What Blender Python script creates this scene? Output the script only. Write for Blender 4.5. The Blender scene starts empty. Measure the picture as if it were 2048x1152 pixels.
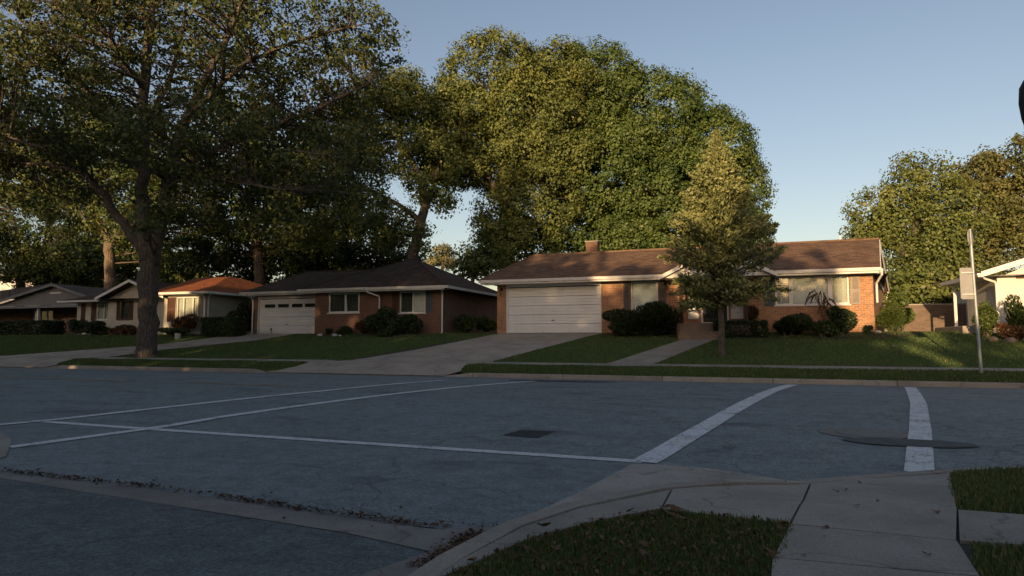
import bpy, bmesh, math, random
import numpy as np
from mathutils import Vector, Matrix

# ------------------------------------------------------------------ camera, sky, sun, exposure
scene = bpy.context.scene
cam_data = bpy.data.cameras.new('camera')
cam_data.sensor_width = 36.0
cam_data.lens = 23.17
cam_data.clip_start = 0.05
cam_data.clip_end = 3000.0
cam = bpy.data.objects.new('camera', cam_data)
scene.collection.objects.link(cam)
cam.location = (0.0, 0.0, 1.2)
cam.rotation_euler = (math.radians(90.0 + 4.51), 0.0, math.radians(20.0))
scene.camera = cam

SUN_ELEV = math.radians(8.0)
SUN_LEFT = math.radians(3.0)           # the sun stands behind the viewer, a touch to the left
to_sun = Vector((-math.sin(SUN_LEFT) * math.cos(SUN_ELEV), -math.cos(SUN_LEFT) * math.cos(SUN_ELEV), math.sin(SUN_ELEV)))
world = bpy.data.worlds.new('World')
scene.world = world
world.use_nodes = True
wn = world.node_tree.nodes
wl = world.node_tree.links
bg = wn['Background']
sky = wn.new('ShaderNodeTexSky')
sky.sky_type = 'NISHITA'
sky.sun_disc = False
sky.sun_elevation = SUN_ELEV
sky.sun_rotation = math.radians(180.0) + SUN_LEFT
sky.air_density = 1.0
sky.dust_density = 1.6
sky.ozone_density = 1.0
tint = wn.new('ShaderNodeMix')
tint.data_type = 'RGBA'
tint.blend_type = 'MULTIPLY'
tint.inputs[0].default_value = 1.0
tint.inputs[7].default_value = (1.055, 0.93, 0.935, 1.0)
wl.new(sky.outputs[0], tint.inputs[6])
wl.new(tint.outputs[2], bg.inputs[0])
bg.inputs[1].default_value = 0.15
sun_data = bpy.data.lights.new('sun', 'SUN')
sun_data.energy = 5.0
sun_data.angle = math.radians(0.55)
sun_data.color = (1.0, 0.68, 0.36)
sun = bpy.data.objects.new('sun', sun_data)
scene.collection.objects.link(sun)
sun.location = (-10, -60, 40)
sun.rotation_euler = (-to_sun).to_track_quat('-Z', 'Y').to_euler()
vs = scene.view_settings
vs.view_transform = 'Standard'
vs.look = 'None'
vs.gamma = 1.0
vs.exposure = 0.4
vs.use_curve_mapping = False
scene.cycles.max_bounces = 6
scene.cycles.transparent_max_bounces = 8

COL = scene.collection
rnd = random.Random(7)

# ------------------------------------------------------------------ materials
def new_mat(name):
    m = bpy.data.materials.new(name)
    m.use_nodes = True
    nt = m.node_tree
    p = nt.nodes['Principled BSDF']
    p.inputs['Roughness'].default_value = 0.8
    p.inputs['Specular IOR Level'].default_value = 0.3
    return m, nt, p

def node(nt, kind, **kw):
    n = nt.nodes.new(kind)
    for k, v in kw.items():
        setattr(n, k, v)
    return n

def ramp(nt, fac, stops):
    r = node(nt, 'ShaderNodeValToRGB')
    el = r.color_ramp.elements
    while len(el) < len(stops):
        el.new(0.5)
    for e, (p, c) in zip(el, stops):
        e.position = p
        e.color = (c[0], c[1], c[2], 1) if not isinstance(c, (int, float)) else (c, c, c, 1)
    nt.links.new(fac, r.inputs[0])
    return r.outputs[0]

def noise(nt, vec, scale, detail=4, rough=0.55, dist=0.0):
    n = node(nt, 'ShaderNodeTexNoise')
    n.inputs['Scale'].default_value = scale
    n.inputs['Detail'].default_value = detail
    n.inputs['Roughness'].default_value = rough
    n.inputs['Distortion'].default_value = dist
    nt.links.new(vec, n.inputs['Vector'])
    return n.outputs[0]

def mix(nt, fac, a, b, mode='MIX'):
    n = node(nt, 'ShaderNodeMix', data_type='RGBA', blend_type=mode)
    def put(sock, v):
        if isinstance(v, (tuple, list)):
            sock.default_value = (v[0], v[1], v[2], 1)
        elif isinstance(v, (int, float)):
            sock.default_value = v
        else:
            nt.links.new(v, sock)
    put(n.inputs[0], fac)
    put(n.inputs[6], a)
    put(n.inputs[7], b)
    return n.outputs[2]

def maths(nt, op, a, b=None):
    n = node(nt, 'ShaderNodeMath', operation=op)
    for i, v in enumerate((a, b)):
        if v is None:
            continue
        if isinstance(v, (int, float)):
            n.inputs[i].default_value = v
        else:
            nt.links.new(v, n.inputs[i])
    return n.outputs[0]

def bump(nt, p, height, strength=0.3, dist=0.02):
    b = node(nt, 'ShaderNodeBump')
    b.inputs['Strength'].default_value = strength
    b.inputs['Distance'].default_value = dist
    nt.links.new(height, b.inputs['Height'])
    nt.links.new(b.outputs[0], p.inputs['Normal'])

def coords(nt, which='Object', scale=None):
    t = node(nt, 'ShaderNodeTexCoord')
    o = t.outputs[which]
    if scale:
        mp = node(nt, 'ShaderNodeMapping')
        mp.inputs['Scale'].default_value = scale
        nt.links.new(o, mp.inputs[0])
        o = mp.outputs[0]
    return o

def plain(name, col, rough=0.7, var=0.12, scale=3.0, metal=0.0, spec=0.3, grime=0.0):
    m, nt, p = new_mat(name)
    v = coords(nt)
    n1 = noise(nt, v, scale, 5)
    lo = tuple(c * (1 - var) for c in col)
    hi = tuple(min(1, c * (1 + var)) for c in col)
    c = ramp(nt, n1, [(0.3, lo), (0.7, hi)])
    if grime:
        n2 = noise(nt, coords(nt, 'Object', (1.2, 1.2, 0.35)), 2.2, 6, 0.65)
        g = ramp(nt, n2, [(0.48, 0.0), (0.75, grime)])
        c = mix(nt, g, c, (0.16, 0.14, 0.11))
    nt.links.new(c, p.inputs['Base Color'])
    p.inputs['Roughness'].default_value = rough
    p.inputs['Metallic'].default_value = metal
    p.inputs['Specular IOR Level'].default_value = spec
    bump(nt, p, noise(nt, v, scale * 22, 3), 0.12, 0.01)
    return m

def asphalt(name, base=0.06, blue=1.08):
    m, nt, p = new_mat(name)
    v = coords(nt)
    big = noise(nt, v, 0.35, 5, 0.6)
    med = noise(nt, v, 2.3, 6, 0.7, 0.4)
    fine = noise(nt, v, 95.0, 3, 0.7)
    vo = node(nt, 'ShaderNodeTexVoronoi')
    vo.inputs['Scale'].default_value = 120.0
    nt.links.new(v, vo.inputs['Vector'])
    red = 0.87
    c = ramp(nt, med, [(0.28, (base * .70 * red, base * .72, base * .74 * blue)), (0.5, (base * red, base, base * blue)), (0.75, (base * 1.25 * red, base * 1.25, base * 1.25 * blue))])
    c = mix(nt, ramp(nt, big, [(0.35, 0.0), (0.7, 0.5)]), c, (base * 1.35 * red, base * 1.35, base * 1.35 * blue))
    c = mix(nt, 0.75, c, ramp(nt, fine, [(0.3, 0.22), (0.5, 0.5), (0.72, 0.95)]), 'OVERLAY')
    c = mix(nt, ramp(nt, vo.outputs['Color'], [(0.72, 0.0), (0.95, 0.35)]), c, (base * 2.6, base * 2.6, base * 2.5))
    mott = noise(nt, v, 7.0, 5, 0.7, 0.3)
    c = mix(nt, 0.6, c, ramp(nt, mott, [(0.3, 0.28), (0.5, 0.5), (0.72, 0.7)]), 'OVERLAY')
    agg = noise(nt, v, 32.0, 4, 0.75)
    c = mix(nt, 0.7, c, ramp(nt, agg, [(0.3, 0.22), (0.5, 0.5), (0.7, 0.8)]), 'OVERLAY')
    # oil and tyre stains, longer along the street
    st = noise(nt, coords(nt, 'Object', (0.5, 1.5, 1)), 1.1, 5, 0.62, 0.5)
    c = mix(nt, ramp(nt, st, [(0.56, 0.0), (0.70, 0.6)]), c, (base * .42, base * .42, base * .46))
    # wandering cracks
    dv = node(nt, 'ShaderNodeTexNoise')
    dv.inputs['Scale'].default_value = 1.3
    dv.inputs['Detail'].default_value = 5
    nt.links.new(v, dv.inputs['Vector'])
    vm = node(nt, 'ShaderNodeVectorMath', operation='MULTIPLY_ADD')
    nt.links.new(dv.outputs['Color'], vm.inputs[0])
    vm.inputs[1].default_value = (1.3, 1.3, 1.3)
    nt.links.new(v, vm.inputs[2])
    cr = node(nt, 'ShaderNodeTexVoronoi', feature='DISTANCE_TO_EDGE')
    cr.inputs['Scale'].default_value = 0.3
    nt.links.new(vm.outputs[0], cr.inputs['Vector'])
    gate = ramp(nt, noise(nt, v, 0.5, 2), [(0.40, 0.0), (0.5, 1.0)])
    crack = maths(nt, 'MULTIPLY', ramp(nt, cr.outputs['Distance'], [(0.0, 1.0), (0.008, 0.0)]), gate)
    c = mix(nt, maths(nt, 'MULTIPLY', crack, 0.55), c, (base * .3, base * .3, base * .3))
    nt.links.new(c, p.inputs['Base Color'])
    p.inputs['Roughness'].default_value = 0.88
    p.inputs['Specular IOR Level'].default_value = 0.25
    bump(nt, p, maths(nt, 'ADD', fine, maths(nt, 'MULTIPLY', vo.outputs['Distance'], -0.6)), 0.55, 0.006)
    return m

def concrete(name, col, stain=0.5):
    m, nt, p = new_mat(name)
    v = coords(nt)
    med = noise(nt, v, 1.4, 6, 0.65)
    fine = noise(nt, v, 70.0, 3, 0.6)
    c = ramp(nt, med, [(0.3, tuple(x * .72 for x in col)), (0.55, col), (0.8, tuple(x * 1.15 for x in col))])
    c = mix(nt, 0.45, c, ramp(nt, fine, [(0.3, 0.3), (0.7, 0.75)]), 'OVERLAY')
    s = noise(nt, v, 3.4, 6, 0.7, 0.6)
    c = mix(nt, ramp(nt, s, [(0.56, 0.0), (0.76, stain)]), c, tuple(x * .42 for x in col))
    dv = node(nt, 'ShaderNodeVectorMath', operation='MULTIPLY_ADD')
    nz = node(nt, 'ShaderNodeTexNoise')
    nz.inputs['Scale'].default_value = 2.0
    nt.links.new(v, nz.inputs['Vector'])
    nt.links.new(nz.outputs['Color'], dv.inputs[0])
    dv.inputs[1].default_value = (.8, .8, .8)
    nt.links.new(v, dv.inputs[2])
    cr = node(nt, 'ShaderNodeTexVoronoi', feature='DISTANCE_TO_EDGE')
    cr.inputs['Scale'].default_value = 0.45
    nt.links.new(dv.outputs[0], cr.inputs['Vector'])
    c = mix(nt, ramp(nt, cr.outputs['Distance'], [(0.0, 0.55), (0.006, 0.0)]), c, tuple(x * .3 for x in col))
    oi = node(nt, 'ShaderNodeObjectInfo')
    c = mix(nt, 0.5, c, ramp(nt, oi.outputs['Random'], [(0.0, 0.42), (1.0, 0.58)]), 'OVERLAY')
    nt.links.new(c, p.inputs['Base Color'])
    p.inputs['Roughness'].default_value = 0.9
    p.inputs['Specular IOR Level'].default_value = 0.2
    bump(nt, p, maths(nt, 'ADD', fine, s), 0.35, 0.006)
    return m

def paint(name, col, wear=0.55):
    m, nt, p = new_mat(name)
    v = coords(nt)
    n1 = noise(nt, v, 26.0, 5, 0.75)
    n2 = noise(nt, v, 3.0, 4, 0.6)
    k = maths(nt, 'ADD', n1, maths(nt, 'MULTIPLY', maths(nt, 'SUBTRACT', n2, 0.5), 0.7))
    c = mix(nt, ramp(nt, k, [(wear - .07, 0.0), (wear + .1, 0.9)]), col, (0.065, 0.065, 0.07))
    cr = node(nt, 'ShaderNodeTexVoronoi', feature='DISTANCE_TO_EDGE')
    cr.inputs['Scale'].default_value = 6.0
    nt.links.new(v, cr.inputs['Vector'])
    c = mix(nt, ramp(nt, cr.outputs['Distance'], [(0.0, 0.6), (0.03, 0.0)]), c, (0.07, 0.07, 0.075))
    nt.links.new(c, p.inputs['Base Color'])
    p.inputs['Roughness'].default_value = 0.75
    bump(nt, p, n1, 0.3, 0.004)
    return m

def brick(name, c1, c2, mortar, w=0.21, hgt=0.075):
    m, nt, p = new_mat(name)
    v = coords(nt, 'UV')
    b = node(nt, 'ShaderNodeTexBrick')
    b.inputs['Scale'].default_value = 1.0
    b.inputs['Brick Width'].default_value = w
    b.inputs['Row Height'].default_value = hgt
    b.inputs['Mortar Size'].default_value = 0.009
    b.inputs['Mortar Smooth'].default_value = 0.2
    b.inputs['Bias'].default_value = -0.1
    b.inputs['Color1'].default_value = (*c1, 1)
    b.inputs['Color2'].default_value = (*c2, 1)
    b.inputs['Mortar'].default_value = (*mortar, 1)
    nt.links.new(v, b.inputs['Vector'])
    n = noise(nt, v, 1.6, 6, 0.65)
    c = mix(nt, 0.5, b.outputs[0], ramp(nt, n, [(0.3, 0.32), (0.7, 0.66)]), 'OVERLAY')
    n2 = noise(nt, v, 14.0, 3, 0.6)
    c = mix(nt, 0.4, c, ramp(nt, n2, [(0.3, 0.3), (0.7, 0.7)]), 'OVERLAY')
    nt.links.new(c, p.inputs['Base Color'])
    p.inputs['Roughness'].default_value = 0.9
    bump(nt, p, maths(nt, 'SUBTRACT', n2, b.outputs['Fac']), 0.6, 0.008)
    return m

def shingle(name, col, var=0.3):
    m, nt, p = new_mat(name)
    v = coords(nt, 'UV')
    b = node(nt, 'ShaderNodeTexBrick')
    b.inputs['Scale'].default_value = 1.0
    b.inputs['Brick Width'].default_value = 0.3
    b.inputs['Row Height'].default_value = 0.14
    b.inputs['Mortar Size'].default_value = 0.008
    b.inputs['Mortar Smooth'].default_value = 0.6
    b.inputs['Color1'].default_value = (*[c * (1 - var) for c in col], 1)
    b.inputs['Color2'].default_value = (*[c * (1 + var) for c in col], 1)
    b.inputs['Mortar'].default_value = (*[c * .4 for c in col], 1)
    nt.links.new(v, b.inputs['Vector'])
    n = noise(nt, v, 0.9, 6, 0.65)
    c = mix(nt, 0.55, b.outputs[0], ramp(nt, n, [(0.3, 0.34), (0.7, 0.64)]), 'OVERLAY')
    streak = noise(nt, coords(nt, 'UV', (2.2, 0.25, 1)), 1.2, 5, 0.6)
    c = mix(nt, ramp(nt, streak, [(0.5, 0.0), (0.75, 0.35)]), c, tuple(x * .45 for x in col))
    nt.links.new(c, p.inputs['Base Color'])
    p.inputs['Roughness'].default_value = 0.95
    p.inputs['Specular IOR Level'].default_value = 0.15
    saw = node(nt, 'ShaderNodeSeparateXYZ')
    nt.links.new(v, saw.inputs[0])
    hgt = maths(nt, 'SUBTRACT', 1.0, maths(nt, 'FRACT', maths(nt, 'DIVIDE', saw.outputs[1], 0.14)))
    bump(nt, p, maths(nt, 'ADD', hgt, maths(nt, 'MULTIPLY', noise(nt, v, 60, 2), 0.5)), 0.5, 0.008)
    return m

def leaf_mat(name, stops, transl=0.25, rough=0.5, spec=0.3):
    m, nt, p = new_mat(name)
    a = node(nt, 'ShaderNodeAttribute', attribute_name='tint')
    c = ramp(nt, a.outputs['Fac'], stops)
    nt.links.new(c, p.inputs['Base Color'])
    p.inputs['Roughness'].default_value = rough
    p.inputs['Specular IOR Level'].default_value = spec
    tr = node(nt, 'ShaderNodeBsdfTranslucent')
    nt.links.new(mix(nt, 1.0, c, (1.0, 0.95, 0.55), 'MULTIPLY'), tr.inputs[0])
    ms = node(nt, 'ShaderNodeMixShader')
    ms.inputs[0].default_value = transl
    nt.links.new(p.outputs[0], ms.inputs[1])
    nt.links.new(tr.outputs[0], ms.inputs[2])
    nt.links.new(ms.outputs[0], nt.nodes['Material Output'].inputs[0])
    return m

def bark(name, col, scale=1.0):
    m, nt, p = new_mat(name)
    v = coords(nt, 'Object', (4.5 * scale, 4.5 * scale, 0.9 * scale))
    n1 = noise(nt, v, 2.6, 8, 0.7, 0.8)
    vo = node(nt, 'ShaderNodeTexVoronoi', feature='DISTANCE_TO_EDGE')
    vo.inputs['Scale'].default_value = 2.4
    nt.links.new(v, vo.inputs['Vector'])
    c = ramp(nt, n1, [(0.3, tuple(x * .45 for x in col)), (0.52, col), (0.75, tuple(x * 1.7 for x in col))])
    c = mix(nt, ramp(nt, vo.outputs['Distance'], [(0.0, 0.7), (0.12, 0.0)]), c, tuple(x * .3 for x in col))
    nt.links.new(c, p.inputs['Base Color'])
    p.inputs['Roughness'].default_value = 0.95
    bump(nt, p, maths(nt, 'ADD', n1, maths(nt, 'MULTIPLY', vo.outputs['Distance'], 2.0)), 0.9, 0.05)
    return m

def glass_mat(name):
    m, nt, p = new_mat(name)
    gl = node(nt, 'ShaderNodeBsdfGlossy')
    gl.inputs['Roughness'].default_value = 0.04
    gl.inputs['Color'].default_value = (0.9, 0.95, 1.0, 1)
    tr = node(nt, 'ShaderNodeBsdfTransparent')
    tr.inputs[0].default_value = (0.92, 0.95, 0.94, 1)
    lw = node(nt, 'ShaderNodeLayerWeight')
    lw.inputs['Blend'].default_value = 0.5
    refl = maths(nt, 'ADD', maths(nt, 'MULTIPLY', maths(nt, 'POWER', lw.outputs['Facing'], 4.0), 0.5), 0.03)
    ms = node(nt, 'ShaderNodeMixShader')
    nt.links.new(refl, ms.inputs[0])
    nt.links.new(tr.outputs[0], ms.inputs[1])
    nt.links.new(gl.outputs[0], ms.inputs[2])
    nt.links.new(ms.outputs[0], nt.nodes['Material Output'].inputs[0])
    return m

def soil_grass(name, cols):
    m, nt, p = new_mat(name)
    v = coords(nt)
    n1 = noise(nt, v, 0.5, 5, 0.6)
    n2 = noise(nt, v, 18.0, 5, 0.7)
    c = ramp(nt, n2, [(0.25, cols[0]), (0.5, cols[1]), (0.78, cols[2])])
    c = mix(nt, ramp(nt, n1, [(0.45, 0.0), (0.75, 0.55)]), c, cols[3])
    nt.links.new(c, p.inputs['Base Color'])
    p.inputs['Roughness'].default_value = 1.0
    p.inputs['Specular IOR Level'].default_value = 0.05
    bump(nt, p, n2, 0.8, 0.03)
    return m

def siding(name, col, lap=0.12):
    m, nt, p = new_mat(name)
    v = coords(nt, 'UV')
    s = node(nt, 'ShaderNodeSeparateXYZ')
    nt.links.new(v, s.inputs[0])
    fr = maths(nt, 'FRACT', maths(nt, 'DIVIDE', s.outputs[1], lap))
    n1 = noise(nt, v, 2.0, 5)
    c = ramp(nt, n1, [(0.3, tuple(x * .86 for x in col)), (0.7, tuple(min(1, x * 1.08) for x in col))])
    c = mix(nt, ramp(nt, fr, [(0.0, 0.35), (0.08, 0.0)]), c, tuple(x * .5 for x in col))
    nt.links.new(c, p.inputs['Base Color'])
    p.inputs['Roughness'].default_value = 0.6
    bump(nt, p, maths(nt, 'SUBTRACT', 1.0, fr), 0.8, 0.02)
    return m

M = {}
M['asphalt'] = asphalt('asphalt', 0.185, 1.02)
M['asphalt_side'] = asphalt('asphalt_side_street', 0.115, 1.02)
M['asphalt_patch'] = plain('asphalt_patch', (0.042, 0.042, 0.045), 0.9, 0.25, 8.0)
M['oil'] = plain('dark_seal_coat', (0.07, 0.074, 0.08), 0.8, 0.3, 6.0)
M['concrete'] = concrete('concrete', (0.32, 0.285, 0.24))
M['concrete_pan'] = concrete('concrete_pan', (0.37, 0.335, 0.29))
M['concrete_old'] = concrete('concrete_old', (0.215, 0.20, 0.18), 0.6)
M['concrete_walk'] = concrete('concrete_walk', (0.295, 0.27, 0.232), 0.5)
M['concrete_drive'] = concrete('concrete_drive', (0.35, 0.305, 0.25), 0.4)
M['joint'] = plain('joint_dirt', (0.05, 0.045, 0.04), 1.0, 0.3, 9.0)
M['paint_white'] = paint('road_paint_white', (0.62, 0.64, 0.65), 0.62)
M['paint_yellow'] = paint('road_paint_yellow', (0.42, 0.25, 0.06), 0.56)
M['lawn'] = soil_grass('lawn', [(0.04, 0.06, 0.025), (0.075, 0.115, 0.042), (0.12, 0.155, 0.065), (0.10, 0.095, 0.048)])
M['mulch'] = plain('mulch', (0.05, 0.03, 0.02), 1.0, 0.5, 30.0)
M['brick_tan'] = brick('brick_tan', (0.33, 0.15, 0.072), (0.46, 0.22, 0.11), (0.40, 0.32, 0.23))
M['brick_red'] = brick('brick_red', (0.16, 0.08, 0.052), (0.215, 0.11, 0.07), (0.2, 0.155, 0.125))
M['brick_dark'] = brick('brick_dark', (0.12, 0.06, 0.04), (0.17, 0.09, 0.055), (0.16, 0.12, 0.09))
M['brick_wall'] = brick('brick_garden', (0.15, 0.105, 0.08), (0.20, 0.145, 0.105), (0.17, 0.145, 0.12), 0.3, 0.1)
M['roof_brown'] = shingle('roof_brown', (0.17, 0.106, 0.07))
M['roof_dark'] = shingle('roof_dark', (0.078, 0.056, 0.044))
M['roof_red'] = shingle('roof_red', (0.30, 0.10, 0.042), 0.2)
M['roof_grey'] = shingle('roof_grey', (0.10, 0.09, 0.085))
M['white'] = plain('white_paint', (0.74, 0.72, 0.68), 0.55, 0.06, 2.0, grime=0.18)
M['white_door'] = plain('white_door_paint', (0.72, 0.72, 0.70), 0.5, 0.05, 1.5, grime=0.12)
M['cream'] = siding('cream_siding', (0.52, 0.47, 0.37))
M['white_siding'] = siding('white_siding', (0.74, 0.70, 0.64))
M['grey_siding'] = siding('grey_siding', (0.17, 0.165, 0.155), 0.2)
M['stucco'] = plain('pale_stucco', (0.66, 0.63, 0.58), 0.9, 0.08, 2.0, grime=0.1)
M['beige_wall'] = plain('beige_wall', (0.40, 0.37, 0.31), 0.9, 0.1, 1.5, grime=0.15)
M['shutter'] = plain('shutter_taupe', (0.13, 0.115, 0.105), 0.7, 0.1, 5.0)
M['shutter_blue'] = plain('shutter_blue_grey', (0.10, 0.12, 0.135), 0.7, 0.1, 5.0)
M['shutter_tan'] = plain('shutter_tan', (0.30, 0.26, 0.22), 0.7, 0.1, 5.0)
M['shutter_brown'] = plain('shutter_brown', (0.10, 0.05, 0.035), 0.7, 0.12, 5.0)
M['wood_dark'] = plain('dark_wood', (0.055, 0.033, 0.022), 0.75, 0.25, 6.0)
M['wood_brown'] = plain('brown_wood', (0.17, 0.10, 0.06), 0.85, 0.25, 6.0)
M['door_dark'] = plain('dark_door', (0.022, 0.02, 0.02), 0.4, 0.15, 3.0)
M['curtain'] = plain('curtain', (0.55, 0.52, 0.45), 0.95, 0.12, 9.0)
M['curtain_dark'] = plain('curtain_dark', (0.085, 0.09, 0.075), 0.95, 0.2, 9.0)
M['blind'] = plain('blind_white', (0.80, 0.79, 0.75), 0.7, 0.06, 4.0)
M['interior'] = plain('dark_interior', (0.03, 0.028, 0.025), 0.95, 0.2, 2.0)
M['glass'] = glass_mat('window_glass')
M['metal'] = plain('galvanised_steel', (0.34, 0.37, 0.38), 0.45, 0.12, 6.0, 0.6, 0.5)
M['sign_back'] = plain('sign_aluminium', (0.33, 0.325, 0.315), 0.55, 0.1, 4.0, 0.2, 0.5)
M['iron'] = plain('cast_iron', (0.15, 0.145, 0.14), 0.65, 0.25, 30.0, 0.2)
M['black_metal'] = plain('black_metal', (0.02, 0.02, 0.022), 0.5, 0.2, 5.0)
M['tile_brown'] = brick('porch_tile', (0.25, 0.175, 0.12), (0.30, 0.21, 0.145), (0.24, 0.18, 0.13), 0.3, 0.3)
M['stone_white'] = plain('pale_stone', (0.55, 0.53, 0.5), 0.9, 0.15, 8.0)
M['stone_tan'] = plain('tan_stone', (0.17, 0.135, 0.105), 0.9, 0.3, 5.0)
M['bark'] = bark('bark_grey', (0.125, 0.105, 0.085))
M['bark_pale'] = bark('bark_pale', (0.21, 0.16, 0.115))
M['bark_thin'] = bark('bark_smooth', (0.16, 0.135, 0.11), 2.0)
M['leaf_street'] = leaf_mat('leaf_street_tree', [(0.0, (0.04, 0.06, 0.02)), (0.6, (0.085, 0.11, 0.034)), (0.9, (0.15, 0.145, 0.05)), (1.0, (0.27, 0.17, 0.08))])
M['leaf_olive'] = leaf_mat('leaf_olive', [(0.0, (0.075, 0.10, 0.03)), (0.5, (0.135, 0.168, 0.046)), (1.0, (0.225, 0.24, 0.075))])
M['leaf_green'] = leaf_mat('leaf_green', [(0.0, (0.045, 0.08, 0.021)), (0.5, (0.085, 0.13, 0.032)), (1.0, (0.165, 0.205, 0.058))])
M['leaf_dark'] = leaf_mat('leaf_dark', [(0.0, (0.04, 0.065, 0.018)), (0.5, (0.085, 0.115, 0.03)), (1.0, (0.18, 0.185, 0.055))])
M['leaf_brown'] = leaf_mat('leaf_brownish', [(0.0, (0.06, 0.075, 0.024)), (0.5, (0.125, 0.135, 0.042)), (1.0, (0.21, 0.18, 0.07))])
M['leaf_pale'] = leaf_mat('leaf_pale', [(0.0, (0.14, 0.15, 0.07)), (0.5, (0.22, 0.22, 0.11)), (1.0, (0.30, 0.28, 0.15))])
M['needle'] = leaf_mat('needle_grey_green', [(0.0, (0.12, 0.15, 0.06)), (0.5, (0.23, 0.25, 0.095)), (1.0, (0.38, 0.36, 0.15))], 0.15)
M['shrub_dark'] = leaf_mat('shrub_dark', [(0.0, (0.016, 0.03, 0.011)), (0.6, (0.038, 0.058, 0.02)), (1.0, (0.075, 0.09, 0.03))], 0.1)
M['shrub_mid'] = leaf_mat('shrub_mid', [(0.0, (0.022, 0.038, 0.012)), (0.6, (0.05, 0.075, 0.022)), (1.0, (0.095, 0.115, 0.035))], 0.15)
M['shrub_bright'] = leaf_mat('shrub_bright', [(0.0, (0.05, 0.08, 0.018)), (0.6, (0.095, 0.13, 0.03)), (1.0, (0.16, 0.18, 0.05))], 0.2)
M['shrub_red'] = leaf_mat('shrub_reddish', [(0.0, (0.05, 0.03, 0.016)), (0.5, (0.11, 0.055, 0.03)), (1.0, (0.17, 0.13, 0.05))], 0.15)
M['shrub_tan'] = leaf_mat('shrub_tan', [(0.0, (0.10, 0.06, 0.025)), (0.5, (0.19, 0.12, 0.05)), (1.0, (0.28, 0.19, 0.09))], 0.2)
M['blade'] = leaf_mat('grass_blade', [(0.0, (0.055, 0.09, 0.03)), (0.55, (0.095, 0.155, 0.048)), (0.85, (0.15, 0.19, 0.07)), (1.0, (0.25, 0.20, 0.10))], 0.2, 0.6, 0.2)
M['dry_leaf'] = leaf_mat('dry_leaf', [(0.0, (0.05, 0.026, 0.014)), (0.5, (0.105, 0.06, 0.03)), (1.0, (0.2, 0.135, 0.075))], 0.1, 0.7, 0.2)

# ------------------------------------------------------------------ object helpers
def tag(o, label=None, cat=None, group=None, kind=None):
    if label: o['label'] = label
    if cat: o['category'] = cat
    if group: o['group'] = group
    if kind: o['kind'] = kind
    return o

def thing(name, label, cat, loc=(0, 0, 0), group=None, rz=0.0):
    o = bpy.data.objects.new(name, None)
    o.empty_display_size = 0.3
    COL.objects.link(o)
    o.location = loc
    o.rotation_euler = (0, 0, rz)
    return tag(o, label, cat, group)

def origin_of(parent):
    """Undo the translation of all parents, so parts can be built in street coordinates."""
    off = Vector((0, 0, 0))
    while parent is not None:
        off -= Vector(parent.location)
        parent = parent.parent
    return off

def metric_uv(me):
    uv = me.uv_layers.new(name='UVMap')
    for p in me.polygons:
        n = p.normal
        if abs(n.z) > 0.999 or n.length < 0.5:
            u, v = Vector((1, 0, 0)), Vector((0, 1, 0))
        else:
            u = Vector((0, 0, 1)).cross(n).normalized()
            v = n.cross(u)
        for li in p.loop_indices:
            co = me.vertices[me.loops[li].vertex_index].co
            uv.data[li].uv = (co.dot(u), co.dot(v))

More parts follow.
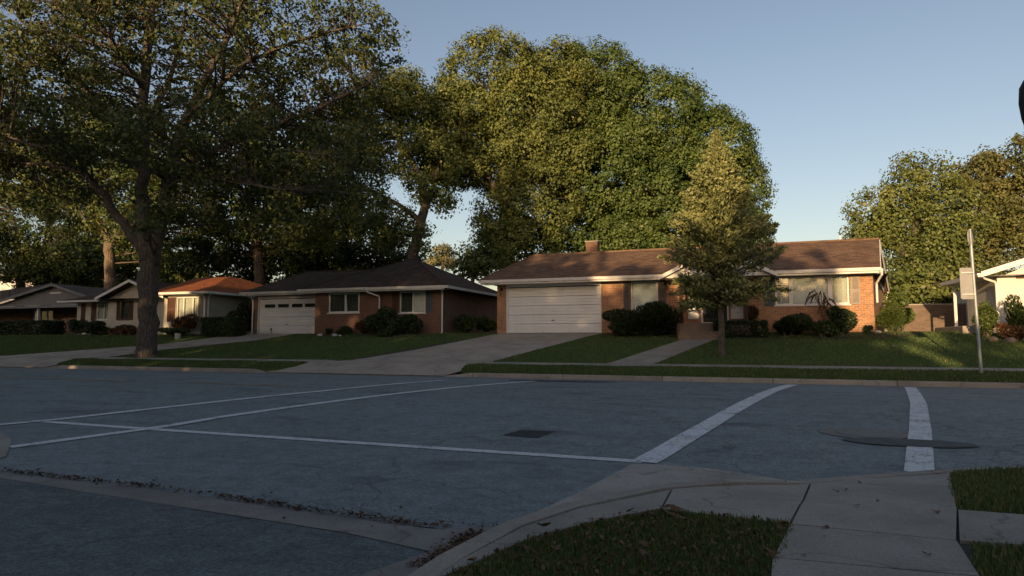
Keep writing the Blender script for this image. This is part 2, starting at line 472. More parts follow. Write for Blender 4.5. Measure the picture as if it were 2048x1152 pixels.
class MB:
    """Collects boxes, slabs and tubes and links them as one mesh."""
    def __init__(self):
        self.v, self.f = [], []
    def add(self, vs_, fs_):
        n = len(self.v)
        self.v += [tuple(p) for p in vs_]
        self.f += [tuple(i + n for i in f) for f in fs_]
        return self
    def box(self, x0, x1, y0, y1, z0, z1):
        return self.add([(x0, y0, z0), (x1, y0, z0), (x1, y1, z0), (x0, y1, z0), (x0, y0, z1), (x1, y0, z1), (x1, y1, z1), (x0, y1, z1)],
                        [(0, 3, 2, 1), (4, 5, 6, 7), (0, 1, 5, 4), (1, 2, 6, 5), (2, 3, 7, 6), (3, 0, 4, 7)])
    def quad(self, a, b, c, d):
        return self.add([a, b, c, d], [(0, 1, 2, 3)])
    def poly(self, pts):
        return self.add(pts, [tuple(range(len(pts)))])
    def slab(self, pts, t):
        n = len(pts)
        low = [(p[0], p[1], p[2] - t) for p in pts]
        fs_ = [tuple(range(n)), tuple(range(2 * n - 1, n - 1, -1))]
        fs_ += [(i, n + i, n + (i + 1) % n, (i + 1) % n) for i in range(n)]
        return self.add(list(pts) + low, fs_)
    def tube(self, pts, radii, n=8, jitter=0.0, rng=None, cap=True):
        pts = [Vector(p) for p in pts]
        k = len(pts)
        if isinstance(radii, (int, float)):
            radii = [radii] * k
        vs_, fs_ = [], []
        ref = Vector((0.31, 0.87, 0.1))
        for i in range(k):
            d = (pts[min(i + 1, k - 1)] - pts[max(i - 1, 0)])
            d = d.normalized() if d.length > 1e-9 else Vector((0, 0, 1))
            a = d.cross(ref)
            if a.length < 1e-3:
                a = d.cross(Vector((1, 0, 0)))
            a.normalize()
            b = d.cross(a)
            for j in range(n):
                t = 2 * math.pi * j / n
                r = radii[i]
                if jitter:
                    r *= 1 + jitter * (rng.random() - 0.5) * 2
                vs_.append(pts[i] + a * (math.cos(t) * r) + b * (math.sin(t) * r))
        for i in range(k - 1):
            for j in range(n):
                fs_.append((i * n + j, i * n + (j + 1) % n, (i + 1) * n + (j + 1) % n, (i + 1) * n + j))
        if cap:
            fs_.append(tuple(range(n - 1, -1, -1)))
            fs_.append(tuple((k - 1) * n + j for j in range(n)))
        return self.add(vs_, fs_)
    def wall(self, x0, x1, z0, z1, y, holes=(), depth=0.12):
        """Front face (towards -y) with real openings and their reveals."""
        xs = sorted({x0, x1, *[h[0] for h in holes], *[h[1] for h in holes]})
        zs = sorted({z0, z1, *[h[2] for h in holes], *[h[3] for h in holes]})
        for a, b in zip(xs, xs[1:]):
            for c, d in zip(zs, zs[1:]):
                mx, mz = (a + b) / 2, (c + d) / 2
                if any(h[0] < mx < h[1] and h[2] < mz < h[3] for h in holes):
                    continue
                self.quad((a, y, c), (b, y, c), (b, y, d), (a, y, d))
        for h in holes:
            a, b, c, d = h
            q = y + depth
            self.quad((a, y, c), (a, y, d), (a, q, d), (a, q, c))
            self.quad((b, y, d), (b, y, c), (b, q, c), (b, q, d))
            self.quad((a, y, c), (a, q, c), (b, q, c), (b, y, c))
            self.quad((a, y, d), (b, y, d), (b, q, d), (a, q, d))
        return self
    def build(self, name, mat, parent=None, smooth=False, bevel=0.0, local=False):
        me = bpy.data.meshes.new(name)
        me.from_pydata(self.v, [], self.f)
        me.update()
        if bevel:
            bm = bmesh.new()
            bm.from_mesh(me)
            bmesh.ops.bevel(bm, geom=list(bm.edges), offset=bevel, segments=1, affect='EDGES', profile=0.5)
            bm.to_mesh(me)
            bm.free()
        metric_uv(me)
        if smooth:
            me.polygons.foreach_set('use_smooth', [True] * len(me.polygons))
        me.materials.append(mat)
        o = bpy.data.objects.new(name, me)
        COL.objects.link(o)
        if parent is not None:
            o.parent = parent
            if not local:
                o.location = origin_of(parent)
        return o

def bx(name, mat, parent, x0, x1, y0, y1, z0, z1, bevel=0.0):
    return MB().box(x0, x1, y0, y1, z0, z1).build(name, mat, parent, bevel=bevel)

def road_z(x, y):
    if y >= 7.0:
        return max(0.0, 0.12 * (1 - ((y - 13.4) / 6.4) ** 2))
    if y >= 3.8:
        return 0.0
    return 0.03 * (3.8 - y)

LAWN = [(19.7, .14), (20.9, .36), (21.9, .42), (29.0, 1.5), (31.0, 1.55), (2000.0, 1.55)]
def lawn_z(x, y):
    if y <= LAWN[0][0]:
        return LAWN[0][1]
    for a, b in zip(LAWN, LAWN[1:]):
        if y <= b[0]:
            return a[1] + (b[1] - a[1]) * (y - a[0]) / (b[0] - a[0])
    return 1.55

def sheet(name, poly, zf, mat, parent=None, dz=0.0, step=0.5, thick=0.0, cuts=(20.9, 21.9, 29.0, 31.0), bevel=0.0):
    """A polygon in plan, cut into a grid and laid over the height function."""
    bm = bmesh.new()
    vs_ = [bm.verts.new((p[0], p[1], 0)) for p in poly]
    f = bm.faces.new(vs_)
    if f.normal.z < 0 or sum((a[0] * b[1] - b[0] * a[1]) for a, b in zip(poly, poly[1:] + poly[:1])) < 0:
        bmesh.ops.reverse_faces(bm, faces=[f])
    xs, ys = [p[0] for p in poly], [p[1] for p in poly]
    sx, sy = step if isinstance(step, tuple) else (step, step)
    def lines(lo, hi, s):
        k = math.floor(lo / s) + 1
        while k * s < hi - 1e-6:
            yield k * s
            k += 1
    for x in lines(min(xs), max(xs), sx):
        bmesh.ops.bisect_plane(bm, geom=bm.verts[:] + bm.edges[:] + bm.faces[:], plane_co=(x, 0, 0), plane_no=(1, 0, 0))
    for y in list(lines(min(ys), max(ys), sy)) + [c for c in cuts if min(ys) < c < max(ys)]:
        bmesh.ops.bisect_plane(bm, geom=bm.verts[:] + bm.edges[:] + bm.faces[:], plane_co=(0, y, 0), plane_no=(0, 1, 0))
    bmesh.ops.remove_doubles(bm, verts=bm.verts[:], dist=1e-4)
    for v in bm.verts:
        v.co.z = zf(v.co.x, v.co.y) + dz
    if thick:
        ext = bmesh.ops.extrude_face_region(bm, geom=bm.faces[:])
        low = [g for g in ext['geom'] if isinstance(g, bmesh.types.BMVert)]
        for v in low:
            v.co.z -= thick
        bmesh.ops.recalc_face_normals(bm, faces=bm.faces[:])
    me = bpy.data.meshes.new(name)
    bm.to_mesh(me)
    bm.free()
    metric_uv(me)
    me.materials.append(mat)
    o = bpy.data.objects.new(name, me)
    COL.objects.link(o)
    if parent is not None:
        o.parent = parent
        o.location = origin_of(parent)
    return o

# ------------------------------------------------------------------ foliage helpers
def leaf_object(name, mat, parent, cen, size, tint, rng, width=0.42, direction=None, spread=1.0, up=0.35, fold=0.12, local=True, facing=None, scatter=0.7):
    """One mesh of folded diamond leaves: centres, lengths, tints; direction biases the long axis."""
    n = len(cen)
    t = rng.normal(size=(n, 3))
    if direction is not None:
        t = direction + t * spread
    t /= np.linalg.norm(t, axis=1, keepdims=True) + 1e-9
    q = rng.normal(size=(n, 3))
    q[:, 2] += up
    b = np.cross(q, t)
    b /= np.linalg.norm(b, axis=1, keepdims=True) + 1e-9
    nn = np.cross(t, b)
    if facing is not None:
        # leaves lie roughly with their upper side to the light, like tiles on the crown
        nn = facing / (np.linalg.norm(facing, axis=1, keepdims=True) + 1e-9) + rng.normal(size=(n, 3)) * scatter
        nn /= np.linalg.norm(nn, axis=1, keepdims=True) + 1e-9
        b = np.cross(nn, t)
        b /= np.linalg.norm(b, axis=1, keepdims=True) + 1e-9
        t = np.cross(b, nn)
    s = size[:, None]
    co = np.empty((n, 4, 3), dtype=np.float32)
    co[:, 0] = cen - t * s * .5
    co[:, 1] = cen + b * s * width + nn * s * fold
    co[:, 2] = cen + t * s * .5
    co[:, 3] = cen - b * s * width + nn * s * fold
    me = bpy.data.meshes.new(name)
    me.vertices.add(n * 4)
    me.vertices.foreach_set('co', co.ravel())
    me.loops.add(n * 4)
    me.loops.foreach_set('vertex_index', np.arange(n * 4, dtype=np.int32))
    me.polygons.add(n)
    me.polygons.foreach_set('loop_start', np.arange(0, n * 4, 4, dtype=np.int32))
    me.polygons.foreach_set('loop_total', np.full(n, 4, dtype=np.int32))
    at = me.attributes.new('tint', 'FLOAT', 'FACE')
    at.data.foreach_set('value', np.clip(tint, 0, 1).astype(np.float32))
    me.update()
    me.materials.append(mat)
    o = bpy.data.objects.new(name, me)
    COL.objects.link(o)
    if parent is not None:
        o.parent = parent
        if not local:
            o.location = origin_of(parent)
    return o

def in_poly(x, y, poly):
    inside = np.zeros(len(x), dtype=bool)
    for (x0, y0), (x1, y1) in zip(poly, poly[1:] + poly[:1]):
        hit = ((y0 > y) != (y1 > y)) & (x < (x1 - x0) * (y - y0) / ((y1 - y0) or 1e-9) + x0)
        inside ^= hit
    return inside

def grass_object(name, label, poly, count, hgt, wid, zf, seed, holes=(), dry=0.08, parent=None, lean=0.35, ragged=0.012):
    rng = np.random.default_rng(seed)
    xs, ys = [p[0] for p in poly], [p[1] for p in poly]
    x = rng.uniform(min(xs), max(xs), count)
    y = rng.uniform(min(ys), max(ys), count)
    k = in_poly(x, y, poly)
    for hpoly in holes:
        k &= ~in_poly(x, y, hpoly)
    x, y = x[k], y[k]
    n = len(x)
    x = x + rng.normal(0, ragged, n)
    y = y + rng.normal(0, ragged, n)
    yy = np.array([p[0] for p in LAWN]); zz = np.array([p[1] for p in LAWN])
    z = np.interp(y, yy, zz) if zf is lawn_z else np.array([zf(a, b) for a, b in zip(x, y)])
    hh = hgt * rng.uniform(.5, 1.25, n)
    patch = np.sin(x * 1.7 + 1.3 * np.sin(y * 1.1)) * np.sin(y * 2.3 + x * .6) * .5 + .5
    hh *= .75 + .5 * patch
    ang = rng.uniform(0, 2 * math.pi, n)
    le = lean * rng.uniform(0, 1.4, n) * hh
    la = rng.uniform(0, 2 * math.pi, n)
    base = np.stack([x, y, z - .004], 1)
    side = np.stack([np.cos(ang), np.sin(ang), np.zeros(n)], 1) * (wid * rng.uniform(.6, 1.3, n))[:, None]
    tip = base + np.stack([np.cos(la) * le, np.sin(la) * le, hh], 1)
    midp = base + np.stack([np.cos(la) * le * .35, np.sin(la) * le * .35, hh * .6], 1)
    co = np.empty((n, 5, 3), dtype=np.float32)
    co[:, 0] = base - side; co[:, 1] = base + side; co[:, 2] = midp + side * .8; co[:, 3] = midp - side * .8; co[:, 4] = tip
    me = bpy.data.meshes.new(name)
    me.vertices.add(n * 5)
    me.vertices.foreach_set('co', co.ravel())
    li = np.arange(n)[:, None] * 5 + np.array([0, 1, 2, 3, 3, 2, 4])[None, :]
    me.loops.add(n * 7)
    me.loops.foreach_set('vertex_index', li.ravel().astype(np.int32))
    me.polygons.add(n * 2)
    st = (np.arange(n)[:, None] * 7 + np.array([0, 4])[None, :]).ravel()
    me.polygons.foreach_set('loop_start', st.astype(np.int32))
    me.polygons.foreach_set('loop_total', np.tile([4, 3], n).astype(np.int32))
    tn = rng.uniform(.0, .75, n) + .2 * (patch - .5)
    tn[rng.random(n) < dry] = 1.0
    at = me.attributes.new('tint', 'FLOAT', 'FACE')
    at.data.foreach_set('value', np.repeat(np.clip(tn, 0, 1), 2).astype(np.float32))
    me.update()
    me.materials.append(M['blade'])
    o = bpy.data.objects.new(name, me)
    COL.objects.link(o)
    return tag(o, label, 'grass', kind='stuff')

def make_tree(name, label, spec, leafmat, barkmat, seed, leaf=0.3, clump=0.9, per=42, dens=1.0, twigs=200, group=None, jitter=0.05, sides=8, inner=0.3, tint_shift=0.0, scatter=0.5, shell=.8):
    rng = np.random.default_rng(seed)
    pr = random.Random(seed)
    root = thing(name, label, 'tree', spec['loc'], group)
    mb = MB()
    limb_pts = []
    for i, limb in enumerate(spec['limbs']):
        # finer, slightly wandering limb
        pts, rad = [], []
        for a, b in zip(limb, limb[1:]):
            m = 4
            for s in range(m):
                t = s / m
                w = 0.0 if (s == 0) else min(a[3], .25) * .35
                pts.append([a[q] + (b[q] - a[q]) * t + pr.uniform(-w, w) for q in range(3)])
                rad.append(a[3] + (b[3] - a[3]) * t)
        pts.append(list(limb[-1][:3])); rad.append(limb[-1][3])
        mb.tube(pts, rad, sides if i < 3 else max(5, sides - 2), jitter, pr)
        limb_pts += [(*p, r) for p, r in zip(pts, rad)][len(pts) // 4 if i == 0 else 0:]
    lp = np.array(limb_pts)
    cc, cr = [], []
    cn = []
    for (cx, cy, cz, a, b, c) in spec['lobes']:
        area = 4 * math.pi * (a * b + a * c + b * c) / 3
        n = max(6, int(dens * area / (clump * clump * 1.5)))
        d = rng.normal(size=(n, 3))
        d /= np.linalg.norm(d, axis=1, keepdims=True)
        r = np.where(rng.random(n) < inner, rng.uniform(.3, shell, n), rng.uniform(shell, 1.03, n))
        p = d * r[:, None] * np.array([a, b, c]) + np.array([cx, cy, cz])
        cc.append(p)
        cn.append(d)
    cc = np.concatenate(cc)
    cn = np.concatenate(cn)[cc[:, 2] > 0.8]
    cc = cc[cc[:, 2] > 0.8]
    n = len(cc)
    # twigs from the nearest limb point to the clumps
    pick = rng.permutation(n)[:min(twigs, n)]
    for k in pick:
        dist = np.linalg.norm(lp[:, :3] - cc[k], axis=1) + (lp[:, 2] > cc[k][2]) * 1.5
        j = int(np.argmin(dist))
        a = Vector(lp[j, :3]); b = Vector(cc[k])
        if (b - a).length > 7.5:
            continue
        mid1 = a.lerp(b, .35) + Vector((pr.uniform(-.2, .2), pr.uniform(-.2, .2), pr.uniform(0, .35)))
        mid2 = a.lerp(b, .7) + Vector((pr.uniform(-.2, .2), pr.uniform(-.2, .2), pr.uniform(0, .3)))
        r0 = min(lp[j, 3] * .55, .02 + .012 * (b - a).length)
        mb.tube([a, mid1, mid2, b], [r0, r0 * .7, r0 * .45, .008], 4, cap=False)
    mb.build('trunk', M[barkmat], root, smooth=True, local=True)
    cnt = rng.integers(int(per * .5), int(per * 1.5), n)
    rep = np.repeat(np.arange(n), cnt)
    m = len(rep)
    csz = clump * rng.uniform(.35, .7, n)
    off = rng.normal(size=(m, 3))
    off /= np.linalg.norm(off, axis=1, keepdims=True)
    off *= (1.9 * csz[rep] * rng.random(m) ** .55)[:, None] * np.array([1, 1, .72])
    cen = cc[rep] + off
    keep = cen[:, 2] > .5
    cen, rep, off = cen[keep], rep[keep], off[keep]
    m = len(cen)
    ctint = rng.normal(.42, .18, n)
    tint = ctint[rep] + rng.normal(0, .11, m) + tint_shift
    size = leaf * rng.uniform(.6, 1.4, m)
    face = off / (np.linalg.norm(off, axis=1, keepdims=True) + 1e-9) * .7 + cn[rep] * .6 + np.array([0, 0, .25])
    leaf_object('crown', M[leafmat], root, cen, size, tint, rng, width=.36, facing=face, scatter=scatter)
    return root

def make_shrub(name, label, loc, rad, leafmat, seed, n=3500, leaf=0.09, cat='shrub', group=None, lumps=9, box=False, width=.35, spiky=0.0, stem=True):
    """Leaves on a lumpy mound; rad = (rx, ry, rz), loc = ground point under its middle."""
    rng = np.random.default_rng(seed)
    root = thing(name, label, cat, loc, group)
    rx, ry, rz = rad
    if box:
        p = rng.uniform(-1, 1, (n, 3))
        ax = rng.integers(0, 3, n)
        sg = np.sign(rng.uniform(-1, 1, n))
        p[np.arange(n), ax] = sg * rng.uniform(.82, 1.02, n)
        cen = p * np.array([rx, ry, rz / 2]) + np.array([0, 0, rz / 2])
        cen += rng.normal(size=(n, 3)) * .03
        nrm = p.copy()
    else:
        lc = rng.normal(size=(lumps, 3))
        lc /= np.linalg.norm(lc, axis=1, keepdims=True)
        lc *= rng.uniform(.3, .74, (lumps, 1)) if lumps < 12 else rng.uniform(.35, .6, (lumps, 1))
        lr = rng.uniform(.28, .58, lumps) if lumps < 12 else rng.uniform(.4, .58, lumps)
        which = rng.integers(0, lumps, n)
        d = rng.normal(size=(n, 3))
        d /= np.linalg.norm(d, axis=1, keepdims=True)
        r = np.where(rng.random(n) < .3, rng.uniform(.3, .9, n), rng.uniform(.85, 1.06, n))
        p = lc[which] + d * (lr[which] * r)[:, None]
        cen = p * np.array([rx, ry, rz / 2 * 1.0]) + np.array([0, 0, rz / 2])
        nrm = p
    keep = cen[:, 2] > .02
    cen, nrm = cen[keep], nrm[keep]
    m = len(cen)
    tint = rng.normal(.45, .2, m) + .12 * np.sin(cen[:, 0] * 5 + seed) * np.sin(cen[:, 1] * 4)
    size = leaf * rng.uniform(.6, 1.5, m)
    direction = None
    spread = 1.0
    if spiky:
        direction = nrm / (np.linalg.norm(nrm, axis=1, keepdims=True) + 1e-6) + np.array([0, 0, .5])
        spread = .45
        size = size * spiky
        width = .13
    leaf_object('foliage', M[leafmat], root, cen, size, tint, rng, width=width, direction=direction, spread=spread)
    if stem:
        pr = random.Random(seed)
        mb = MB()
        for k in range(7):
            a = pr.uniform(0, 6.283)
            q = pr.uniform(.3, .8)
            mb.tube([(rx * .15 * math.cos(a), ry * .15 * math.sin(a), -.02), (rx * .35 * q * math.cos(a), ry * .35 * q * math.sin(a), rz * .35), (rx * q * math.cos(a), ry * q * math.sin(a), rz * .7)], [.03, .02, .006], 5)
        mb.build('stem', M['bark_thin'], root, local=True)
    return root

# tree outlines in metres from each trunk base: lobes (x, y, z, rx, ry, rz), limbs (x, y, z, radius)
TREES = {
 'street': dict(loc=(-25.26, 22.09, 0.45),
  lobes=[(-0.48, -0.17, 14.31, 5.13, 5.5, 3.79), (-5.98, -1.11, 13.3, 4.38, 5, 3.46), (5.86, 1.07, 12.93, 3.66, 5, 3.02), (8.5, 3.1, 14.66, 1.9, 3, 1.67), (4.83, -1.44, 8.49, 3.41, 4, 1.8), (-6.39, -1.26, 8.59, 3.46, 4, 1.61), (7.84, 0.73, 8.57, 2.7, 3.5, 1.66), (6.77, 3.53, 11.84, 2.54, 3, 1.85), (-0.89, -0.32, 19.13, 7.36, 6, 3.35), (5.11, -0.27, 6.64, 2.49, 3, 1.25), (-0.01, -3.2, 9.33, 2.4, 3, 1.4), (8.32, 3.03, 7.06, 1.56, 2.5, 1.0), (-7.63, -2.78, 10.77, 2.68, 4, 2.68), (3.01, -2.1, 5.8, 1.2, 2, 0.8)],
  limbs=[[(-0.03, -0.01, -0.18, 0.53), (-0.05, -0.02, 0.22, 0.44), (-0.03, -0.01, 1.2, 0.4), (-0.04, -0.01, 2.53, 0.39), (-0.05, -0.02, 3.88, 0.4), (-0.09, -0.03, 4.79, 0.38)], [(-0.19, -0.07, 4.11, 0.31), (-0.4, -0.15, 5.69, 0.29), (-0.5, -0.18, 7.06, 0.27), (-0.55, -0.2, 9.37, 0.24), (-0.69, -0.25, 11.71, 0.23), (-0.53, -0.19, 14.55, 0.17), (-0.4, -0.15, 17.91, 0.1), (-0.3, -0.11, 20.85, 0.05)], [(0.06, 0.02, 4.11, 0.29), (0.3, 0.11, 5.69, 0.26), (0.88, -0.21, 6.96, 0.24), (1.44, -0.54, 8.41, 0.25), (2.44, -0.71, 10.26, 0.2), (3.64, -0.8, 12.06, 0.15), (4.67, -0.43, 14.5, 0.1), (5.62, -0.08, 16.75, 0.05)], [(-0.25, -0.09, 4.67, 0.27), (-0.93, -0.34, 5.58, 0.22), (-1.6, -0.58, 6.38, 0.19), (-1.84, -1.1, 7.32, 0.17), (-2.34, -1.7, 8.12, 0.15), (-3.53, -2.35, 8.97, 0.12), (-5.23, -2.97, 9.71, 0.09), (-6.92, -3.58, 10.43, 0.05)], [(1.36, -0.57, 7.4, 0.2), (2.46, -0.81, 8.14, 0.17), (4.05, -0.65, 8.78, 0.14), (5.92, 0.03, 9.7, 0.11), (7.4, 0.57, 10.26, 0.09), (8.89, 1.64, 11.37, 0.06), (9.63, 2.44, 12.13, 0.03)], [(2.44, -0.71, 10.26, 0.14), (3.96, -0.69, 11.4, 0.11), (5.33, -0.19, 12.72, 0.09), (7.32, 0.54, 13.61, 0.07), (9.04, 1.69, 14.41, 0.04)], [(-0.53, -0.19, 8.68, 0.16), (-2.33, 0.0, 10.56, 0.13), (-4.4, -0.01, 12.51, 0.1), (-6.09, -0.62, 14.5, 0.07), (-7.78, -1.23, 16.25, 0.04)], [(-0.61, -0.22, 10.3, 0.15), (-1.02, 1.23, 12.76, 0.12), (-1.01, 1.98, 15.32, 0.09), (-0.9, 2.33, 18.58, 0.05)], [(-0.65, -0.24, 12.18, 0.12), (-0.59, -1.81, 13.39, 0.09), (-1.23, -2.58, 15.17, 0.06)], [(-2.34, -1.7, 8.12, 0.1), (-4.01, -1.99, 8.54, 0.08), (-6.23, -2.27, 8.79, 0.05), (-7.49, -2.73, 8.45, 0.03)], [(2.46, -0.81, 8.14, 0.1), (4.86, -1.42, 7.45, 0.08), (6.93, -1.73, 6.8, 0.06), (8.23, -1.26, 6.6, 0.03)], [(4.05, -0.65, 8.78, 0.08), (5.81, -0.54, 8.43, 0.06), (7.7, -0.39, 8.49, 0.05), (9.05, 0.1, 8.28, 0.03)]]),
 'lean': dict(loc=(-22.99, 41.65, 1.5),
  lobes=[(-1.97, -0.72, 15.34, 3.57, 3.21, 3.57), (-0.28, -0.1, 17.21, 2.14, 1.93, 1.96), (1.29, 0.47, 14.97, 1.6, 1.44, 2.14), (-4.49, -1.63, 12.74, 3.57, 3.21, 3.92), (0.8, 0.29, 12.74, 2.67, 2.41, 2.85), (-1.15, -0.42, 17.96, 2.14, 1.93, 1.6), (-6.12, -2.23, 9.06, 3.21, 2.89, 2.67), (-2.89, -1.05, 8.69, 2.85, 2.57, 2.14), (2.02, 0.73, 10.16, 1.43, 1.28, 1.43), (-1.18, -0.43, 7.78, 1.78, 1.6, 1.78), (0.86, 0.31, 7.24, 0.78, 0.71, 1.43), (-9.49, -0.26, 12.78, 3.03, 2.73, 3.03)],
  limbs=[[(0.0, 0.0, 1.83, 0.5), (0.17, 0.06, 5.42, 0.42), (0.61, 0.22, 7.6, 0.36), (1.0, 0.37, 9.42, 0.3), (0.57, 0.21, 11.63, 0.22), (-0.75, -0.27, 14.22, 0.15), (-1.49, -0.54, 17.59, 0.06)], [(1.0, 0.37, 9.42, 0.22), (1.67, 0.61, 11.26, 0.15), (1.99, 0.73, 12.74, 0.07)], [(0.61, 0.22, 8.33, 0.22), (-1.38, -0.5, 9.79, 0.15), (-4.12, -1.5, 11.26, 0.1), (-6.13, -2.23, 9.79, 0.04)]]),
 'domeleft': dict(loc=(-17.42, 46.87, 1.5),
  lobes=[(-1.11, -0.4, 19.73, 3.79, 3.41, 3.6), (-3.29, -1.2, 16.34, 2.85, 2.56, 3.22), (1.64, 0.6, 16.93, 3.79, 3.41, 4.55), (3.48, 1.27, 20.33, 2.85, 2.56, 2.28), (3.81, 1.39, 14.36, 2.66, 2.39, 3.41), (-0.19, -0.07, 13.96, 3.41, 3.07, 3.03), (-0.18, -0.07, 9.46, 2.28, 2.05, 3.03), (2.16, 0.79, 10.44, 3.22, 2.9, 3.79), (-3.09, -1.12, 13.18, 2.28, 2.05, 1.71), (-4.74, -1.72, 14.75, 2.09, 1.88, 3.03), (-4.4, -1.6, 18.33, 1.71, 1.54, 1.9), (1.08, 0.39, 6.95, 2.85, 2.56, 1.9), (-1.8, -0.65, 6.56, 1.33, 1.19, 1.33)],
  limbs=[[(0.0, 0.0, 1.97, 0.6), (-0.0, -0.0, 6.56, 0.5), (-0.18, -0.07, 10.44, 0.4), (-0.55, -0.2, 14.36, 0.28), (-1.11, -0.4, 19.13, 0.1)], [(-0.11, -0.04, 9.66, 0.3), (1.26, 0.46, 13.18, 0.2), (1.82, 0.66, 17.13, 0.08)], [(-0.18, -0.07, 10.44, 0.25), (-2.37, -0.86, 13.57, 0.15), (-3.29, -1.2, 16.34, 0.06)]]),
 'domeright': dict(loc=(-8.82, 53.19, 1.5),
  lobes=[(-3.05, -1.11, 20.29, 4.22, 3.8, 3.62), (-5.21, -1.9, 16.49, 3.22, 2.9, 4.42), (0.78, 0.29, 17.34, 5.23, 4.7, 4.42), (4.98, 1.81, 14.4, 4.42, 3.98, 4.22), (-1.77, -0.65, 13.15, 5.23, 4.7, 4.83), (2.79, 1.01, 10.25, 6.03, 5.43, 4.42), (7.48, 2.72, 11.49, 2.81, 2.53, 4.22), (-3.35, -1.22, 8.81, 3.62, 3.26, 2.61), (0.07, 0.02, 7.38, 4.83, 4.34, 2.01), (7.9, 2.87, 8.2, 2.41, 2.17, 2.41)],
  limbs=[[(-0.01, -0.0, 2.11, 0.65), (0.06, 0.02, 6.97, 0.55), (-0.07, -0.03, 11.08, 0.42), (-0.6, -0.22, 15.24, 0.28), (-2.48, -0.9, 19.87, 0.1)], [(0.02, 0.01, 9.84, 0.32), (2.84, 1.04, 13.57, 0.2), (4.99, 1.82, 15.24, 0.07)], [(0.08, 0.03, 8.2, 0.28), (3.93, 1.43, 10.25, 0.18), (7.42, 2.7, 11.91, 0.06)]]),
 'lefttrunk': dict(loc=(-45.72, 36.57, 1.5),
  lobes=[(1.34, 0.49, 11.22, 3.6, 3.24, 3.03), (-2.19, -0.8, 9.27, 3.03, 2.73, 2.28), (3.96, 1.44, 8.88, 3.41, 3.07, 3.03), (5.25, 1.91, 13.18, 2.66, 2.39, 3.03), (2.3, 0.84, 14.36, 3.41, 3.07, 3.03), (0.77, 0.28, 7.72, 1.9, 1.71, 1.52)],
  limbs=[[(0.02, 0.01, 1.97, 0.5), (-0.12, -0.04, 4.26, 0.42), (-0.37, -0.13, 6.56, 0.38), (-0.6, -0.22, 7.72, 0.3), (-1.47, -0.53, 9.27, 0.15), (-2.24, -0.82, 10.44, 0.06)], [(-0.37, -0.13, 6.56, 0.3), (0.55, 0.2, 8.49, 0.22), (1.72, 0.62, 10.83, 0.14), (2.69, 0.98, 13.57, 0.05)]]),
 'midleft': dict(loc=(-37.89, 43.67, 1.5),
  lobes=[(-1.0, -0.36, 10.45, 4.1, 3.69, 3.89), (2.37, 0.86, 7.94, 3.28, 2.95, 2.87), (-2.18, -0.79, 17.03, 2.66, 2.4, 3.07), (-3.65, -1.33, 7.94, 2.87, 2.58, 2.46), (0.86, 0.31, 13.83, 3.28, 2.95, 2.87), (3.77, 1.37, 6.28, 2.46, 2.21, 1.64)],
  limbs=[[(0.01, 0.0, 2.15, 0.5), (-0.18, -0.07, 6.28, 0.42), (-0.6, -0.22, 10.03, 0.3), (-1.49, -0.54, 13.83, 0.2), (-2.19, -0.8, 17.24, 0.08)], [(-0.18, -0.07, 6.28, 0.25), (1.78, 0.65, 8.36, 0.15), (2.91, 1.06, 10.03, 0.05)], [(-0.44, -0.16, 7.11, 0.25), (-2.9, -1.05, 8.78, 0.14), (-4.11, -1.49, 10.03, 0.05)]]),
 'farleft': dict(loc=(-62.66, 41.04, 1.5),
  lobes=[(-0.74, -0.27, 8.39, 3.41, 3.07, 2.73), (2.76, 1.01, 7.47, 3.19, 2.87, 2.5), (-3.87, -1.41, 10.25, 3.19, 2.87, 3.64), (1.11, 0.41, 6.09, 2.73, 2.46, 1.82), (4.96, 1.81, 6.55, 2.73, 2.46, 1.82)],
  limbs=[[(0.03, 0.01, 2.42, 0.4), (-0.2, -0.07, 6.55, 0.34), (-0.53, -0.19, 9.32, 0.2), (-1.35, -0.49, 11.65, 0.06)], [(-0.2, -0.07, 6.55, 0.2), (1.88, 0.68, 7.93, 0.12), (3.1, 1.13, 9.32, 0.05)]]),
 'highleft': dict(loc=(-66.57, 46.01, 1.5),
  lobes=[(-1.68, -0.61, 16.97, 5.01, 4.51, 3.76), (3.06, 1.11, 18.01, 4.51, 4.06, 3.51), (-5.18, -1.89, 19.57, 4.01, 3.61, 4.01), (0.87, 0.32, 13.87, 4.01, 3.61, 2.25), (4.33, 1.58, 21.66, 3.51, 3.15, 3.0)],
  limbs=[[(0.03, 0.01, 2.7, 0.5), (-0.05, -0.02, 8.75, 0.4), (-0.08, -0.03, 13.87, 0.28), (0.16, 0.06, 18.53, 0.1)], [(-0.0, -0.0, 12.33, 0.25), (-3.06, -1.11, 15.93, 0.14), (-5.15, -1.87, 19.05, 0.05)], [(-0.03, -0.01, 12.84, 0.22), (2.66, 0.97, 16.45, 0.12), (4.38, 1.59, 20.61, 0.05)]]),
 'rightlit': dict(loc=(10.46, 53.82, 1.5),
  lobes=[(-1.41, -0.51, 8.69, 2.32, 2.09, 2.14), (1.23, 0.45, 10.71, 2.32, 2.09, 2.5), (0.7, 0.25, 6.51, 3.21, 2.89, 2.85), (2.97, 1.08, 7.96, 2.5, 2.25, 2.85), (-2.48, -0.9, 7.24, 1.5, 1.35, 1.25), (2.62, 0.95, 4.34, 2.85, 2.57, 1.96), (-0.43, -0.15, 3.98, 2.14, 1.93, 1.78)],
  limbs=[[(-0.02, -0.01, 1.83, 0.42), (0.28, 0.1, 4.7, 0.36), (0.76, 0.28, 7.96, 0.25), (1.24, 0.45, 10.89, 0.08)], [(0.28, 0.1, 4.7, 0.22), (-0.94, -0.34, 7.6, 0.14), (-1.56, -0.57, 9.06, 0.05)], [(0.38, 0.14, 5.42, 0.2), (2.44, 0.89, 7.6, 0.12), (3.53, 1.28, 9.06, 0.05)]]),
